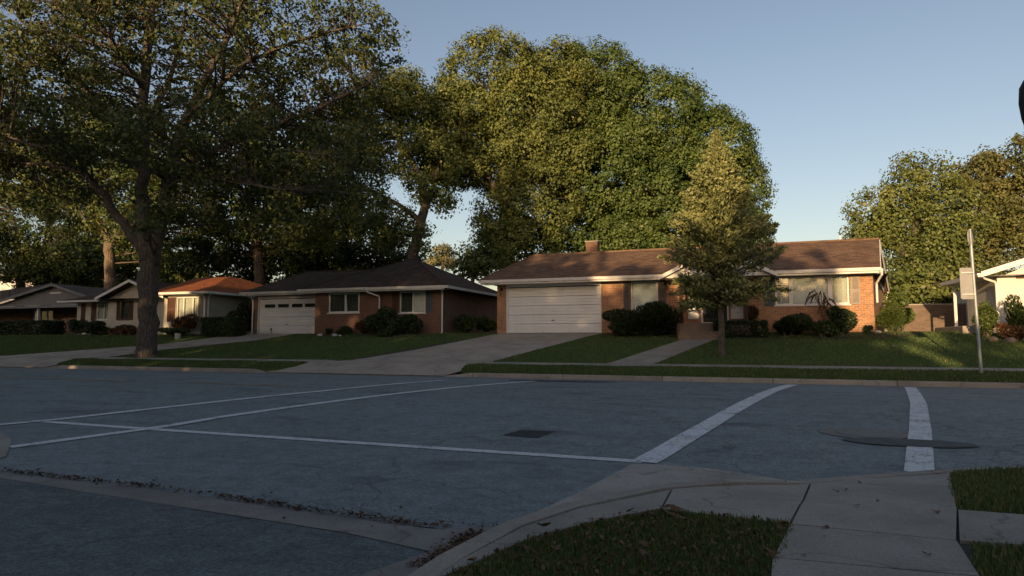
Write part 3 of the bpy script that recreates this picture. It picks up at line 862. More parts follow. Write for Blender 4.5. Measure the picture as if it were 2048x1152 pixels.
 'rightbrown': dict(loc=(18.07, 61.91, 1.5),
  lobes=[(-0.95, -0.35, 12.69, 2.45, 2.2, 2.17), (2.13, 0.78, 13.92, 2.6, 2.34, 2.17), (1.18, 0.43, 10.46, 3.35, 3.02, 3.16), (-0.94, -0.34, 9.25, 1.97, 1.78, 1.97), (3.98, 1.45, 10.05, 3.16, 2.84, 3.95), (0.19, 0.07, 6.03, 3.16, 2.84, 1.97), (-2.05, -0.74, 6.03, 1.58, 1.42, 1.58)],
  limbs=[[(-0.02, -0.01, 2.06, 0.45), (0.19, 0.07, 6.03, 0.38), (0.22, 0.08, 10.05, 0.26), (-0.54, -0.2, 13.31, 0.08)], [(0.28, 0.1, 7.64, 0.25), (1.98, 0.72, 11.27, 0.15), (2.57, 0.93, 14.94, 0.05)], [(0.3, 0.11, 8.04, 0.22), (-1.47, -0.53, 10.05, 0.1), (-2.13, -0.78, 11.68, 0.04)]]),
 'pale': dict(loc=(-41.95, 85.83, 1.5),
  lobes=[(-0.02, -0.01, 11.86, 2.02, 1.82, 1.73), (1.35, 0.49, 11.27, 1.44, 1.3, 1.3), (-1.38, -0.5, 11.13, 1.3, 1.17, 1.15)],
  limbs=[[(0.01, 0.0, 8.36, 0.25), (-0.01, -0.0, 10.54, 0.2), (-0.03, -0.01, 12.73, 0.08)]]),
 'backshrub': dict(loc=(8.12, 43.93, 1.5),
  lobes=[(-0.21, -0.07, 2.47, 1.11, 1.0, 1.11), (1.05, 0.38, 2.91, 1.17, 1.05, 1.17), (2.29, 0.83, 2.77, 1.31, 1.18, 1.17), (3.37, 1.23, 2.47, 1.02, 0.92, 1.02)],
  limbs=[[(0.82, 0.3, 0.86, 0.12), (0.89, 0.32, 2.33, 0.08), (1.07, 0.39, 3.21, 0.03)]]),
 'lowmid': dict(loc=(-33.25, 49.62, 1.5),
  lobes=[(-2.6, -0.95, 8.1, 3.96, 3.56, 2.64), (1.58, 0.57, 7.66, 3.52, 3.17, 2.42), (-5.89, -2.14, 6.32, 3.52, 3.17, 1.98), (-0.46, -0.17, 5.43, 3.96, 3.56, 1.76), (-10.03, -3.65, 5.87, 3.08, 2.77, 1.76), (4.09, 1.49, 6.76, 2.2, 1.98, 1.76), (-13.81, -5.03, 6.76, 3.08, 2.77, 2.2)],
  limbs=[[(0.01, 0.0, 2.33, 0.4), (-0.06, -0.02, 5.87, 0.33), (-0.52, -0.19, 8.55, 0.15), (-1.81, -0.66, 10.35, 0.05)], [(-0.04, -0.01, 4.99, 0.2), (-4.23, -1.54, 6.76, 0.12), (-6.76, -2.46, 7.66, 0.05)]]),
 'lowleft': dict(loc=(-56.79, 47.44, 1.5),
  lobes=[(-3.91, -1.42, 8.48, 3.88, 3.5, 2.43), (0.27, 0.1, 7.5, 3.88, 3.5, 2.67), (3.98, 1.45, 6.51, 2.91, 2.62, 1.94), (-6.54, -2.38, 6.02, 3.4, 3.06, 1.94), (-1.46, -0.53, 5.04, 4.37, 3.93, 1.46)],
  limbs=[[(0.02, 0.01, 2.61, 0.4), (-0.13, -0.05, 6.02, 0.33), (-0.48, -0.18, 8.97, 0.12)], [(-0.1, -0.04, 5.53, 0.2), (-2.94, -1.07, 7.5, 0.1)]]),
 'gaptree': dict(loc=(-17.53, 40.44, 1.5),
  lobes=[(-0.01, -0.0, 4.72, 0.93, 0.84, 0.93), (-0.64, -0.23, 4.22, 0.67, 0.6, 0.53), (0.94, 0.34, 5.06, 0.93, 0.84, 1.34)],
  limbs=[[(0.0, 0.0, 2.37, 0.15), (-0.0, -0.0, 3.71, 0.12), (0.08, 0.03, 5.06, 0.04)]]),
}
# ------------------------------------------------------------------ ground, street, kerbs
def struct(o):
    o['kind'] = 'structure'
    return o

# far ground to the horizon (behind the house row) and under everything near
struct(sheet('ground', [(-900, 33.9), (900, 33.9), (900, 1500), (-900, 1500)], lambda x, y: 1.5, M['lawn'], step=(300, 300), cuts=()))
struct(sheet('ground', [(-900, -600), (900, -600), (900, 34.5), (-900, 34.5)], lambda x, y: -0.35, M['lawn'], step=(300, 300), cuts=()))
road = struct(sheet('road', [(-220, 3.9), (120, 3.9), (120, 19.62), (-220, 19.62)], road_z, M['asphalt'], step=(8, .4), cuts=()))
struct(sheet('side_street', [(-9.5, -60), (-1.45, -60), (-1.45, 3.70), (-5.0, 3.95), (-9.5, 4.24)], road_z, M['asphalt_side'], step=(2, .5), cuts=(), dz=.002))

DRIVE = [(-11.15, 29.0), (-6.28, 29.0), (-8.75, 21.9), (-9.0, 20.9), (-9.08, 20.2), (-9.5, 19.62), (-16.7, 19.62), (-15.95, 20.3), (-15.75, 20.9), (-14.75, 21.9)]
DRIVE_L = [(-26.5, 30.4), (-22.55, 30.4), (-23.3, 27.0), (-26.4, 23.8), (-27.5, 21.4), (-27.9, 20.9), (-27.9, 20.3), (-28.3, 19.62), (-38.0, 19.62), (-37.1, 20.9), (-34.3, 21.8), (-28.3, 25.4), (-26.6, 28.5)]
WALKWAY = [(-2.65, 27.0), (-1.42, 27.0), (-3.05, 21.75), (-4.55, 21.75)]
SIDEWALKS = [(-27.4, -14.9), (-8.85, 60.0), (-90.0, -36.2)]

lawn = struct(sheet('lawn', [(-220, 20.9), (120, 20.9), (120, 34.4), (-220, 34.4)], lawn_z, M['lawn'], step=(10, 4)))
def bulge(x0, x1, left_round, right_round):
    """Parkway strip between kerb and sidewalk with rounded ends at the driveways."""
    pts = []
    y0, y1 = 19.76, 20.9
    r = .5
    if left_round:
        pts += [(x0 + .12 + r - r * math.sin(t), y0 + r - r * math.cos(t)) for t in [i * math.pi / 2 / 5 for i in range(5, -1, -1)]][::1]
    else:
        pts += [(x0, y0)]
    pts = sorted(pts, key=lambda p: p[0])
    if right_round:
        pts += [(x1 - r + r * math.sin(t), y0 + r - r * math.cos(t)) for t in [i * math.pi / 2 / 5 for i in range(0, 6)]]
    else:
        pts += [(x1, y0)]
    pts += [(x1 + (.25 if right_round else 0), y1), (x0 - (.0 if left_round else 0), y1)]
    return pts
PARKS = [bulge(-9.25, 70.0, True, False), bulge(-28.1, -16.1, True, True), bulge(-95.0, -37.4, False, True)]
for pp in PARKS:
    struct(sheet('parkway_grass', pp, lawn_z, M['lawn'], step=(4, .4), thick=.3))

# drives: a dirt bed with cast slabs on it
def drive_z(x, y):
    z = lawn_z(x, y)
    if y < 20.9:
        t = max(0.0, (y - 19.62) / 1.28)
        z = .02 + (.36 - .02) * t
    return z
def lerp2(a, b, t):
    return (a[0] + (b[0] - a[0]) * t, a[1] + (b[1] - a[1]) * t)
def slab_grid(parent, left, right, cols, gap=.012, dz=.02, mat='concrete_drive'):
    """left and right are edges from the house to the street, sampled row by row."""
    for (l0, l1), (r0, r1) in zip(zip(left, left[1:]), zip(right, right[1:])):
        for c in range(cols):
            a, b = c / cols, (c + 1) / cols
            q = [lerp2(l0, r0, a), lerp2(l0, r0, b), lerp2(l1, r1, b), lerp2(l1, r1, a)]
            mx, my = sum(p[0] for p in q) / 4, sum(p[1] for p in q) / 4
            k = []
            for p in q:
                d = math.hypot(p[0] - mx, p[1] - my)
                k.append((p[0] + (mx - p[0]) * gap / d * 1.3, p[1] + (my - p[1]) * gap / d * 1.3))
            sheet('slab', k, drive_z, M[mat], parent, dz=dz + rnd.uniform(-.002, .002), step=1.0, thick=.03)
drive = struct(sheet('driveway', [(p[0], p[1]) for p in DRIVE], drive_z, M['joint'], step=1.0, dz=.006))
slab_grid(drive, [(-11.15, 29.0), (-12.05, 26.7), (-13.0, 24.4), (-14.0, 22.6), (-14.9, 21.35), (-15.75, 20.9), (-15.95, 20.3), (-16.7, 19.64)],
          [(-6.28, 29.0), (-7.1, 26.7), (-7.9, 24.4), (-8.5, 22.6), (-8.87, 21.35), (-9.0, 20.9), (-9.08, 20.2), (-9.5, 19.64)], 2)
drive_l = struct(sheet('driveway', DRIVE_L, drive_z, M['joint'], step=1.0, dz=.006))
slab_grid(drive_l, [(-26.5, 30.4), (-26.6, 28.5), (-28.3, 25.4), (-31.3, 23.6), (-34.3, 21.8), (-37.1, 20.9), (-37.3, 20.3), (-38.0, 19.64)],
          [(-22.55, 30.4), (-23.3, 27.0), (-24.85, 25.4), (-26.4, 23.8), (-27.5, 21.4), (-27.9, 20.9), (-27.9, 20.3), (-28.3, 19.64)], 2)
path = struct(sheet('front_path', WALKWAY, lawn_z, M['joint'], dz=.006))
slab_grid(path, [lerp2(WALKWAY[0], WALKWAY[3], i / 4) for i in range(5)], [lerp2(WALKWAY[1], WALKWAY[2], i / 4) for i in range(5)], 1, dz=.024, mat='concrete_walk')

far_walk = struct(sheet('sidewalk', [(-8.8, 20.92), (60, 20.92), (60, 21.75), (-8.8, 21.75)], lawn_z, M['joint'], dz=.004, step=(4, .5)))
far_walk_l = struct(sheet('sidewalk', [(-27.3, 20.92), (-15.0, 20.92), (-14.8, 21.75), (-27.3, 21.75)], lawn_z, M['joint'], dz=.004, step=(4, .5)))
for parent, (x0, x1) in ((far_walk, (-8.78, 22.0)), (far_walk_l, (-27.3, -15.1))):
    x = x0
    while x < x1:
        w = min(1.5, x1 - x)
        sheet('slab', [(x + .008, 20.93), (x + w - .008, 20.93), (x + w - .008, 21.74), (x + .008, 21.74)], lawn_z, M['concrete_walk'], parent, dz=.02 + rnd.uniform(-.004, .004), step=2.0, thick=.03)
        x += w

# far kerb: gutter pan and cast kerb stones
struct(sheet('gutter', [(-220, 19.15), (120, 19.15), (120, 19.61), (-220, 19.61)], road_z, M['concrete'], dz=.005, step=(8, .4), cuts=()))
kerb = struct(bx('kerb', M['concrete'], None, -220, -95, 19.6, 19.75, -.1, .14))
def kerb_run(x0, x1, drop_l, drop_r):
    x = x0
    while x < x1 - .05:
        w = min(3.0, x1 - x)
        hl = .03 if (drop_l and x == x0) else .14
        hr = .03 if (drop_r and x + w >= x1 - .05) else .14
        if hl < .1 or hr < .1:
            w = min(w, 1.0)
            if x + w < x1 - .05 and hr < .1:
                hr = .14
        mb = MB()
        a, b = x + .006, x + w - .006
        mb.add([(a, 19.615, -.1), (b, 19.615, -.1), (b, 19.76, -.1), (a, 19.76, -.1), (a, 19.64, hl), (b, 19.64, hr), (b, 19.76, hr + .004), (a, 19.76, hl + .004)],
               [(0, 3, 2, 1), (4, 5, 6, 7), (0, 1, 5, 4), (1, 2, 6, 5), (2, 3, 7, 6), (3, 0, 4, 7)])
        mb.build('kerb_stone', M['concrete'], kerb, bevel=.012)
        x += w
kerb_run(-9.5, 28.0, True, False)
kerb_run(-28.3, -16.7, True, True)
kerb_run(-80.0, -38.0, False, True)

# paint on the road
def stripe(name, pts, w, mat='paint_white', parent=road, dz=.006):
    left, right = [], []
    for i, p in enumerate(pts):
        a = Vector(pts[max(i - 1, 0)]); b = Vector(pts[min(i + 1, len(pts) - 1)])
        d = (b - a).normalized()
        n = Vector((-d.y, d.x)) * w / 2
        left.append((p[0] + n.x, p[1] + n.y)); right.append((p[0] - n.x, p[1] - n.y))
    return sheet(name, left + right[::-1], road_z, M[mat], parent, dz=dz, step=.4, cuts=())
stripe('crosswalk_line', [(-10.1, 6.88), (-8.0, 6.8), (-4.5, 6.72), (-1.05, 6.66)], .16)
stripe('crosswalk_line', [(-10.3, 5.6), (-10.05, 6.4), (-9.3, 9.0), (-8.6, 12.0), (-8.0, 16.6)], .2, dz=.009)
stripe('crosswalk_line', [(-7.84, 5.1), (-7.6, 7.9), (-7.05, 10.6), (-6.4, 13.6), (-5.6, 17.2)], .2, dz=.009)
stripe('crosswalk_line', [(-1.04, 6.62), (-.57, 9.3), (.3, 14.9), (.95, 18.7)], .27, dz=.009)
stripe('crosswalk_line', [(1.38, 6.95), (1.94, 9.6), (2.62, 13.0), (3.4, 17.5), (3.6, 18.7)], .24, dz=.009)
for x0, x1 in ((-60, -46), (-40, -29), (-24.0, -15.2), (-13.5, -10.2)):
    stripe('centre_line', [(x0, 13.05), (x1, 12.85)], .1, 'paint_yellow')

def ragged(poly, n, amp, seed=3):
    pr = random.Random(seed)
    out = []
    for a, b in zip(poly, poly[1:] + poly[:1]):
        for i in range(n):
            q = (a[0] + (b[0] - a[0]) * i / n, a[1] + (b[1] - a[1]) * i / n)
            out.append((q[0] + pr.uniform(-amp, amp), q[1] + pr.uniform(-amp, amp)))
    return out
def disc(cx, cy, rx, ry, n=28, wob=0.0, seed=1):
    pr = random.Random(seed)
    return [(cx + rx * math.cos(2 * math.pi * i / n) * (1 + pr.uniform(-wob, wob)), cy + ry * math.sin(2 * math.pi * i / n) * (1 + pr.uniform(-wob, wob))) for i in range(n)]
sheet('asphalt_patch', ragged([(-2.93, 7.7), (-2.46, 7.64), (-2.38, 8.18), (-2.86, 8.14)], 9, .012), road_z, M['asphalt_patch'], road, dz=.004, step=.3, cuts=())
sheet('asphalt_patch', disc(1.60, 8.52, .66, .25, 60, .035, 4), road_z, M['oil'], road, dz=.012, step=.3, cuts=())
sheet('asphalt_patch', disc(-5.0, 17.6, 1.6, .5, 26, .2, 8), road_z, M['asphalt_patch'], road, dz=.004, step=.4, cuts=())
mh = thing('manhole_cover', 'round cast iron manhole cover set in the asphalt between the crosswalk lines', 'manhole', (1.28, 9.13, road_z(0, 9.13)))
sheet('collar', disc(1.24, 9.13, .50, .44, 48, .012), road_z, M['concrete_old'], mh, dz=.007, step=.3, cuts=())
ml = MB()
for r0, r1, z0, z1 in ((.0, .33, .014, .014), (.33, .36, .014, .010)):
    n = 40
    vs_ = []
    for i in range(n):
        t = 2 * math.pi * i / n
        for r, z in ((r0, z0), (r1, z1)):
            x, y = 1.28 + r * math.cos(t), 9.13 + r * math.sin(t)
            vs_.append((x, y, road_z(x, y) + z))
    ml.add(vs_, [(2 * i, 2 * i + 1, (2 * i + 3) % (2 * n), (2 * i + 2) % (2 * n)) for i in range(n)])
ml.build('lid', M['iron'], mh)

# valley gutter over the mouth of the side street, and the corner pan
val = struct(sheet('valley_gutter', [(-9.5, 4.28), (-6.43, 4.13), (-4.6, 4.10), (-3.0, 3.95), (-1.95, 3.86), (-1.45, 4.1), (-1.43, 3.7), (-1.52, 3.1), (-1.6, 1.5), (-2.15, 1.5), (-1.86, 2.95), (-1.74, 3.42), (-2.4, 3.58), (-3.6, 3.70), (-5.0, 3.84), (-6.25, 3.97), (-9.5, 4.2)], road_z, M['concrete_old'], dz=.006, step=.5, cuts=()))
PAN = [(-1.52, 4.1), (-1.33, 5.08), (-1.12, 6.52), (-.70, 6.55), (-.36, 6.49), (.25, 6.2), (-.24, 5.7), (-.75, 5.13), (-1.2, 4.36), (-1.43, 3.8)]
struct(sheet('corner_pan', PAN, road_z, M['concrete_pan'], dz=.008, step=.4, cuts=()))
# far corner of the side street, at the left edge of the picture
struct(sheet('corner_pan', [(-12.0, 7.0), (-10.2, 6.3), (-9.2, 5.88), (-8.4, 5.5), (-7.85, 5.12), (-7.25, 4.7), (-7.1, 4.5), (-7.6, 4.3), (-9.5, 4.35), (-12, 5.0)], road_z, M['concrete'], dz=.01, step=.5, cuts=()))

# near corner: ground slightly above the road, kerb return, ramp, slabs
EDGE = [(-1.62, 0.0), (-1.57, 1.6), (-1.53, 3.1), (-1.44, 3.76), (-1.23, 4.32), (-.75, 5.09), (-.24, 5.67), (.3, 6.16), (.78, 6.54), (1.6, 7.08), (2.6, 7.2), (9.0, 7.25), (30, 7.3)]
def drop(x):
    """Kerb height along the return: full, then falling away at the ramp."""
    if x < -.5 or x > 2.2: return .12
    if x < .3: return .12 - .10 * (x + .5) / .8
    if x < 1.5: return .02
    return .02 + .10 * (x - 1.5) / .7
def edge_y(x):
    for a, b in zip(EDGE[2:], EDGE[3:]):
        if a[0] <= x <= b[0]:
            return a[1] + (b[1] - a[1]) * (x - a[0]) / (b[0] - a[0])
    return 7.3
def near_z(x, y):
    if x < -.8: return .12
    d = edge_y(x) - y
    t = min(1.0, max(0.0, (d - .12) / 1.2))
    return drop(x) + (.12 - drop(x)) * t
nk = None
inner = []
near_kerb = struct(bx('kerb', M['concrete'], None, 29.5, 60, 7.1, 7.3, -.1, .12))
for (a, b) in zip(EDGE, EDGE[1:]):
    n = max(1, int(math.hypot(b[0] - a[0], b[1] - a[1]) / 1.6))
    for i in range(n):
        p, q = Vector(lerp2(a, b, i / n)), Vector(lerp2(a, b, (i + 1) / n))
        d = (q - p).normalized()
        p, q = p + d * .004, q - d * .004
        nrm = Vector((d.y, -d.x)) * .15
        hp, hq = drop(p.x), drop(q.x)
        mb = MB()
        mb.add([(p.x, p.y, -.1), (q.x, q.y, -.1), (q.x + nrm.x, q.y + nrm.y, -.1), (p.x + nrm.x, p.y + nrm.y, -.1),
                (p.x + nrm.x * .12, p.y + nrm.y * .12, hp), (q.x + nrm.x * .12, q.y + nrm.y * .12, hq), (q.x + nrm.x, q.y + nrm.y, hq + .004), (p.x + nrm.x, p.y + nrm.y, hp + .004)],
               [(0, 1, 2, 3), (4, 7, 6, 5), (0, 4, 5, 1), (1, 5, 6, 2), (2, 6, 7, 3), (3, 7, 4, 0)])
        mb.build('kerb_stone', M['concrete'], near_kerb)
near = struct(sheet('corner_ground', [(-1.40, -6), (-1.40, 3.1), (-1.28, 3.72), (-1.05, 4.3), (-.6, 5.0), (-.1, 5.55), (.42, 6.02), (.85, 6.38), (1.66, 6.92), (2.6, 7.04), (12, 7.1), (12, -6)], lambda x, y: near_z(x, y) - .02, M['lawn'], step=.5, cuts=()))
near_walk = struct(sheet('sidewalk', [(-1.39, 2.6), (-1.34, 2.9), (-1.17, 3.5), (-.89, 3.98), (-.58, 4.36), (.17, 4.28), (.05, 3.3), (-.03, 1.0), (.75, 1.0), (.95, 3.64), (1.1, 4.3), (12, 4.42), (12, 5.0), (1.2, 5.02), (1.49, 6.35), (1.6, 6.86), (.86, 6.36), (.43, 6.0), (-.09, 5.52), (-.58, 4.97), (-1.05, 4.25), (-1.28, 3.68), (-1.38, 3.05)], lambda x, y: near_z(x, y), M['joint'], dz=-.012, step=.4, cuts=()))
for q in ([(-1.385, 2.7), (-1.33, 2.92), (-1.17, 3.5), (-.89, 3.99), (-.585, 4.385), (-.585, 4.94), (-1.06, 4.22), (-1.275, 3.68), (-1.375, 3.05)],
          [(-.57, 4.38), (.17, 4.29), (.285, 4.96), (.40, 5.96), (-.08, 5.5), (-.57, 4.96)],
          [(.185, 4.285), (1.0, 4.245), (1.19, 5.0), (1.48, 6.34), (1.59, 6.84), (.88, 6.36), (.42, 5.97), (.30, 4.97)],
          [(.07, 3.61), (.945, 3.65), (1.0, 4.23), (.18, 4.27)],
          [(.0, 2.3), (.85, 2.3), (.94, 3.635), (.065, 3.595)],
          [(-.04, 1.0), (.76, 1.0), (.845, 2.285), (-.005, 2.285)],
          [(1.02, 4.25), (2.4, 4.34), (2.4, 4.99), (1.2, 5.0)],
          [(2.415, 4.34), (4.0, 4.38), (4.0, 4.99), (2.415, 4.99)],
          [(4.015, 4.38), (6.0, 4.4), (6.0, 4.99), (4.015, 4.99)]):
    sheet('slab', q, near_z, M['concrete_walk'], near_walk, dz=.006, step=.3, thick=.05, cuts=())

# damp dirt in the kerb foot of the corner return
fo = EDGE[2:8]
outer = []
prd = random.Random(9)
for i, q in enumerate(fo):
    a, b = Vector(fo[max(i - 1, 0)]), Vector(fo[min(i + 1, len(fo) - 1)])
    d = (b - a).normalized()
    wd = (.05, .075, .085, .07, .055, .02)[i]
    outer.append((q[0] - d.y * wd, q[1] + d.x * wd))
sheet('gutter_dirt', ragged(fo, 1, 0) + outer[::-1], road_z, M['joint'], near_kerb, dz=.013, step=.5, cuts=())

CORNER = [(-1.37, 1.6), (-1.33, 2.87), (-1.18, 3.47), (-.90, 3.97), (-.56, 4.36), (.18, 4.30), (.05, 3.3), (-.02, 1.6)]
VERGE = [(1.21, 5.03), (1.46, 6.3), (1.62, 6.85), (6.5, 7.0), (6.5, 5.02)]
INNER = [(1.08, 4.28), (.93, 3.6), (.8, 1.8), (6.5, 1.8), (6.5, 4.36)]
gz = lambda x, y: near_z(x, y) - .02
grass_object('corner_grass', 'short green grass on the near corner inside the curved kerb', CORNER, 66000, .045, .004, gz, 11, dry=.18)
grass_object('verge_grass', 'grass strip between near sidewalk and kerb at the right edge', VERGE, 80000, .045, .0045, gz, 12, dry=.25)
grass_object('inner_grass', 'grass beside the near sidewalk at the lower right corner', INNER, 80000, .05, .0045, gz, 13, dry=.25)

# far lawn turf
walk_hole = [(-8.8, 20.9), (60, 20.9), (60, 21.77), (-8.8, 21.77)]
walk_hole_l = [(-27.3, 20.9), (-14.8, 20.9), (-14.8, 21.77), (-27.3, 21.77)]
holes = [DRIVE, DRIVE_L, WALKWAY, walk_hole, walk_hole_l]
grass_object('lawn_grass', 'mown green turf of the front lawns in front of the houses', [(-48, 20.95), (16, 20.95), (16, 29.2), (-48, 29.2)], 260000, .05, .012, lawn_z, 21, holes, .05)
for k, pp in enumerate(PARKS):
    lab = ['narrow grass strip between far kerb and sidewalk, right of the driveway', 'grass strip under the big street tree between the two driveways', 'grass strip along the far kerb left of the left driveway'][k]
    x0, x1 = [(-9.3, 16), (-29, -15), (-50, -37)][k]
    cl = [p for p in pp if x0 - 1 <= p[0] <= x1 + 1] if k != 0 else None
    pq = pp if k == 1 else ([(max(min(p[0], x1), x0), p[1]) for p in pp])
    grass_object('parkway_turf', lab, pq, [60000, 30000, 26000][k], .06, .012, lawn_z, 31 + k, (), .08)

# planting beds
for nm, poly in (('planting_bed', [(-6.1, 27.7), (-2.7, 27.6), (-2.7, 28.98), (-6.2, 28.98)]),
                 ('planting_bed', [(-1.2, 27.3), (4.4, 27.2), (5.9, 28.2), (5.9, 30.0), (4.55, 30.0), (4.45, 28.98), (-1.2, 28.98)]),
                 ('planting_bed', [(-21.6, 28.2), (-14.6, 28.0), (-14.5, 29.25), (-21.6, 29.25)])):
    struct(sheet(nm, poly, lawn_z, M['mulch'], dz=.012, step=1.0))
# ------------------------------------------------------------------ building parts
def window(parent, x0, x1, z0, z1, y, mull=(), frame=.05, blind=None, curtain=None, mat='white', sill=True, back=.25, rail=None):
    """Frame with mullions, glass panes, and a blind or curtain behind them; y is the wall face."""
    w = MB()
    f = frame
    a, b = y + .03, y + .10
    w.box(x0, x0 + f, a, b, z0, z1)
    w.box(x1 - f, x1, a, b, z0, z1)
    w.box(x0 + f, x1 - f, a, b, z0, z0 + f)
    w.box(x0 + f, x1 - f, a, b, z1 - f, z1)
    edges = [x0 + f]
    for (m0, m1) in mull:
        w.box(m0, m1, a - .006, b, z0 + f, z1 - f)
        edges += [m0, m1]
    edges.append(x1 - f)
    if rail:
        w.box(x0 + f, x1 - f, a + .01, b - .01, rail - .02, rail + .02)
    o = w.build('window', M[mat], parent)
    for i in range(0, len(edges), 2):
        e0, e1 = edges[i], edges[i + 1]
        bx('pane', M['glass'], o, e0, e1, y + .065, y + .072, z0 + f, z1 - f)
        kind = blind[i // 2] if isinstance(blind, (list, tuple)) else blind
        if kind == 'blind':
            bl = MB()
            z = z0 + f + .02
            while z < z1 - f - .03:
                bl.quad((e0 + .01, y + .09, z), (e1 - .01, y + .09, z), (e1 - .01, y + .108, z + .056), (e0 + .01, y + .108, z + .056))
                z += .058
            tag(bl.build('blind', M['blind'], o), kind='stuff')
        elif kind in ('curtain', 'curtain_dark'):
            cu = MB()
            n = max(8, int((e1 - e0) / .05))
            pts = [(e0 + (e1 - e0) * i_ / n, y + .125 + .022 * math.sin(i_ * 1.9)) for i_ in range(n + 1)]
            for p, q in zip(pts, pts[1:]):
                cu.quad((p[0], p[1], z0 + f), (q[0], q[1], z0 + f), (q[0], q[1], z1 - f), (p[0], p[1], z1 - f))
            cu.build('curtain', M[kind], o, smooth=True)
    MB().quad((x0, y + back + .2, z0), (x1, y + back + .2, z0), (x1, y + back + .2, z1), (x0, y + back + .2, z1)).build('room', M['interior'], o)
    if sill:
        bx('sill', M[mat], o, x0 - .05, x1 + .05, y - .05, y + .028, z0 - .06, z0 - .003, bevel=.008)
    return o

def shutter(parent, x0, x1, z0, z1, y, mat):
    s = MB()
    f = .05
    s.box(x0, x0 + f, y - .045, y - .004, z0, z1)
    s.box(x1 - f, x1, y - .045, y - .004, z0, z1)
    for za, zb in ((z0, z0 + .07), ((z0 + z1) / 2 - .035, (z0 + z1) / 2 + .035), (z1 - .07, z1)):
        s.box(x0 + f, x1 - f, y - .045, y - .004, za, zb)
    z = z0 + .08
    while z < z1 - .1:
        if not ((z0 + z1) / 2 - .075 < z < (z0 + z1) / 2 + .035):
            s.quad((x0 + f, y - .038, z), (x1 - f, y - .038, z), (x1 - f, y - .012, z + .035), (x0 + f, y - .012, z + .035))
        z += .042
    s.quad((x0 + f, y - .01, z0), (x1 - f, y - .01, z0), (x1 - f, y - .01, z1), (x0 + f, y - .01, z1))
    return s.build('shutter', M[mat], parent)

def downspout(parent, pts, mat='white', r=.042):
    mb = MB()
    mb.tube(pts, r, 6)
    mb.tube([pts[0], (pts[0][0], pts[0][1], pts[0][2] + .1)], r * 1.3, 6)
    return mb.build('downspout', M[mat], parent)

def garage_door(parent, x0, x1, z0, z1, y, n=5, laps=3, glaz=None):
    """Sectional door: every section its own panel with shallow laps; glaz = list of (x0, x1, z0, z1)."""
    d = bx('garage_door', M['white_door'], parent, x0, x1, y + .11, y + .14, z0, z1)
    hgt = (z1 - z0) / n
    for i in range(n):
        a, b = z0 + i * hgt + .006, z0 + (i + 1) * hgt - .006
        mb = MB()
        row = [g for g in (glaz or []) if a - .05 < (g[2] + g[3]) / 2 < b + .05]
        if row:
            g0, g1 = max(a + .02, row[0][2]), min(b - .02, row[0][3])
            mb.wall(x0 + .01, x1 - .01, a, b, y + .06, [(g[0], g[1], g0, g1) for g in row], .03)
        else:
            for k in range(laps):
                c0, c1 = a + (b - a) * k / laps, a + (b - a) * (k + 1) / laps
                mb.quad((x0 + .01, y + .058, c0), (x1 - .01, y + .058, c0), (x1 - .01, y + .086, c1), (x0 + .01, y + .086, c1))
                mb.quad((x0 + .01, y + .086, c1), (x1 - .01, y + .086, c1), (x1 - .01, y + .058, c1), (x0 + .01, y + .058, c1))
            mb.quad((x0 + .01, y + .058, a), (x0 + .01, y + .095, a), (x1 - .01, y + .095, a), (x1 - .01, y + .058, a))
        mb.build('panel', M['white_door'], d)
        for g in row:
            bx('pane', M['glass'], d, g[0], g[1], y + .085, y + .09, g0, g1)
            bx('pane_backing', M['interior'], d, g[0] - .01, g[1] + .01, y + .094, y + .098, g0 - .01, g1 + .01)
    bx('handle', M['black_metal'], d, (x0 + x1) / 2 - .07, (x0 + x1) / 2 + .07, y + .03, y + .056, z0 + .55, z0 + .59)
    return d

def gutter(parent, pts, z0=3.83, z1=3.97, out=.11, mat='white'):
    """Box gutter along an eave polyline (plan points); outward is to the right-hand side of its direction."""
    mb = MB()
    for a, b in zip(pts, pts[1:]):
        p, q = Vector(a), Vector(b)
        d = (q - p).normalized()
        n = Vector((d.y, -d.x)) * out
        mb.add([(p.x, p.y, z0), (q.x, q.y, z0), (q.x + n.x * .75, q.y + n.y * .75, z0), (p.x + n.x * .75, p.y + n.y * .75, z0),
                (p.x, p.y, z1), (q.x, q.y, z1), (q.x + n.x, q.y + n.y, z1), (p.x + n.x, p.y + n.y, z1)],
               [(0, 1, 2, 3), (4, 7, 6, 5), (0, 4, 5, 1), (1, 5, 6, 2), (2, 6, 7, 3), (3, 7, 4, 0)])
    return mb.build('gutter', M[mat], parent)

# ------------------------------------------------------------------ the brick ranch house with the double garage
BZ = 1.45
H1 = thing('brick_house', 'long tan brick ranch house with brown roof and wide white garage door', 'house', (-3.4, 33.0, 1.5))
Y = 29.0
w = MB()
w.wall(-11.3, -2.88, BZ, 3.80, Y, [(-10.83, -6.31, BZ, 3.78), (-5.0, -3.8, 2.2, 3.78)], .14)
w.wall(-.12, 4.49, BZ, 3.80, Y, [(.9, 3.66, 2.60, 3.78)], .14)
w.quad((-11.3, 37, BZ), (-11.3, Y, BZ), (-11.3, Y, 3.8), (-11.3, 37, 3.8))
w.quad((6.15, 37, BZ), (-11.3, 37, BZ), (-11.3, 37, 3.8), (6.15, 37, 3.8))
w.quad((-2.88, Y, BZ), (-2.88, 29.8, BZ), (-2.88, 29.8, 3.8), (-2.88, Y, 3.8))
w.quad((-.12, 29.8, BZ), (-.12, Y, BZ), (-.12, Y, 3.8), (-.12, 29.8, 3.8))
w.quad((4.49, Y, BZ), (6.15, 37, BZ), (6.15, 37, 3.8), (4.49, Y, 3.8))
w.wall(-2.88, -.12, BZ, 3.8, 29.8, [(-2.08, -.93, 1.9, 3.66), (-2.66, -2.16, 2.1, 3.6), (-.86, -.33, 2.1, 3.6)], .1)
w.build('wall', M['brick_tan'], H1)
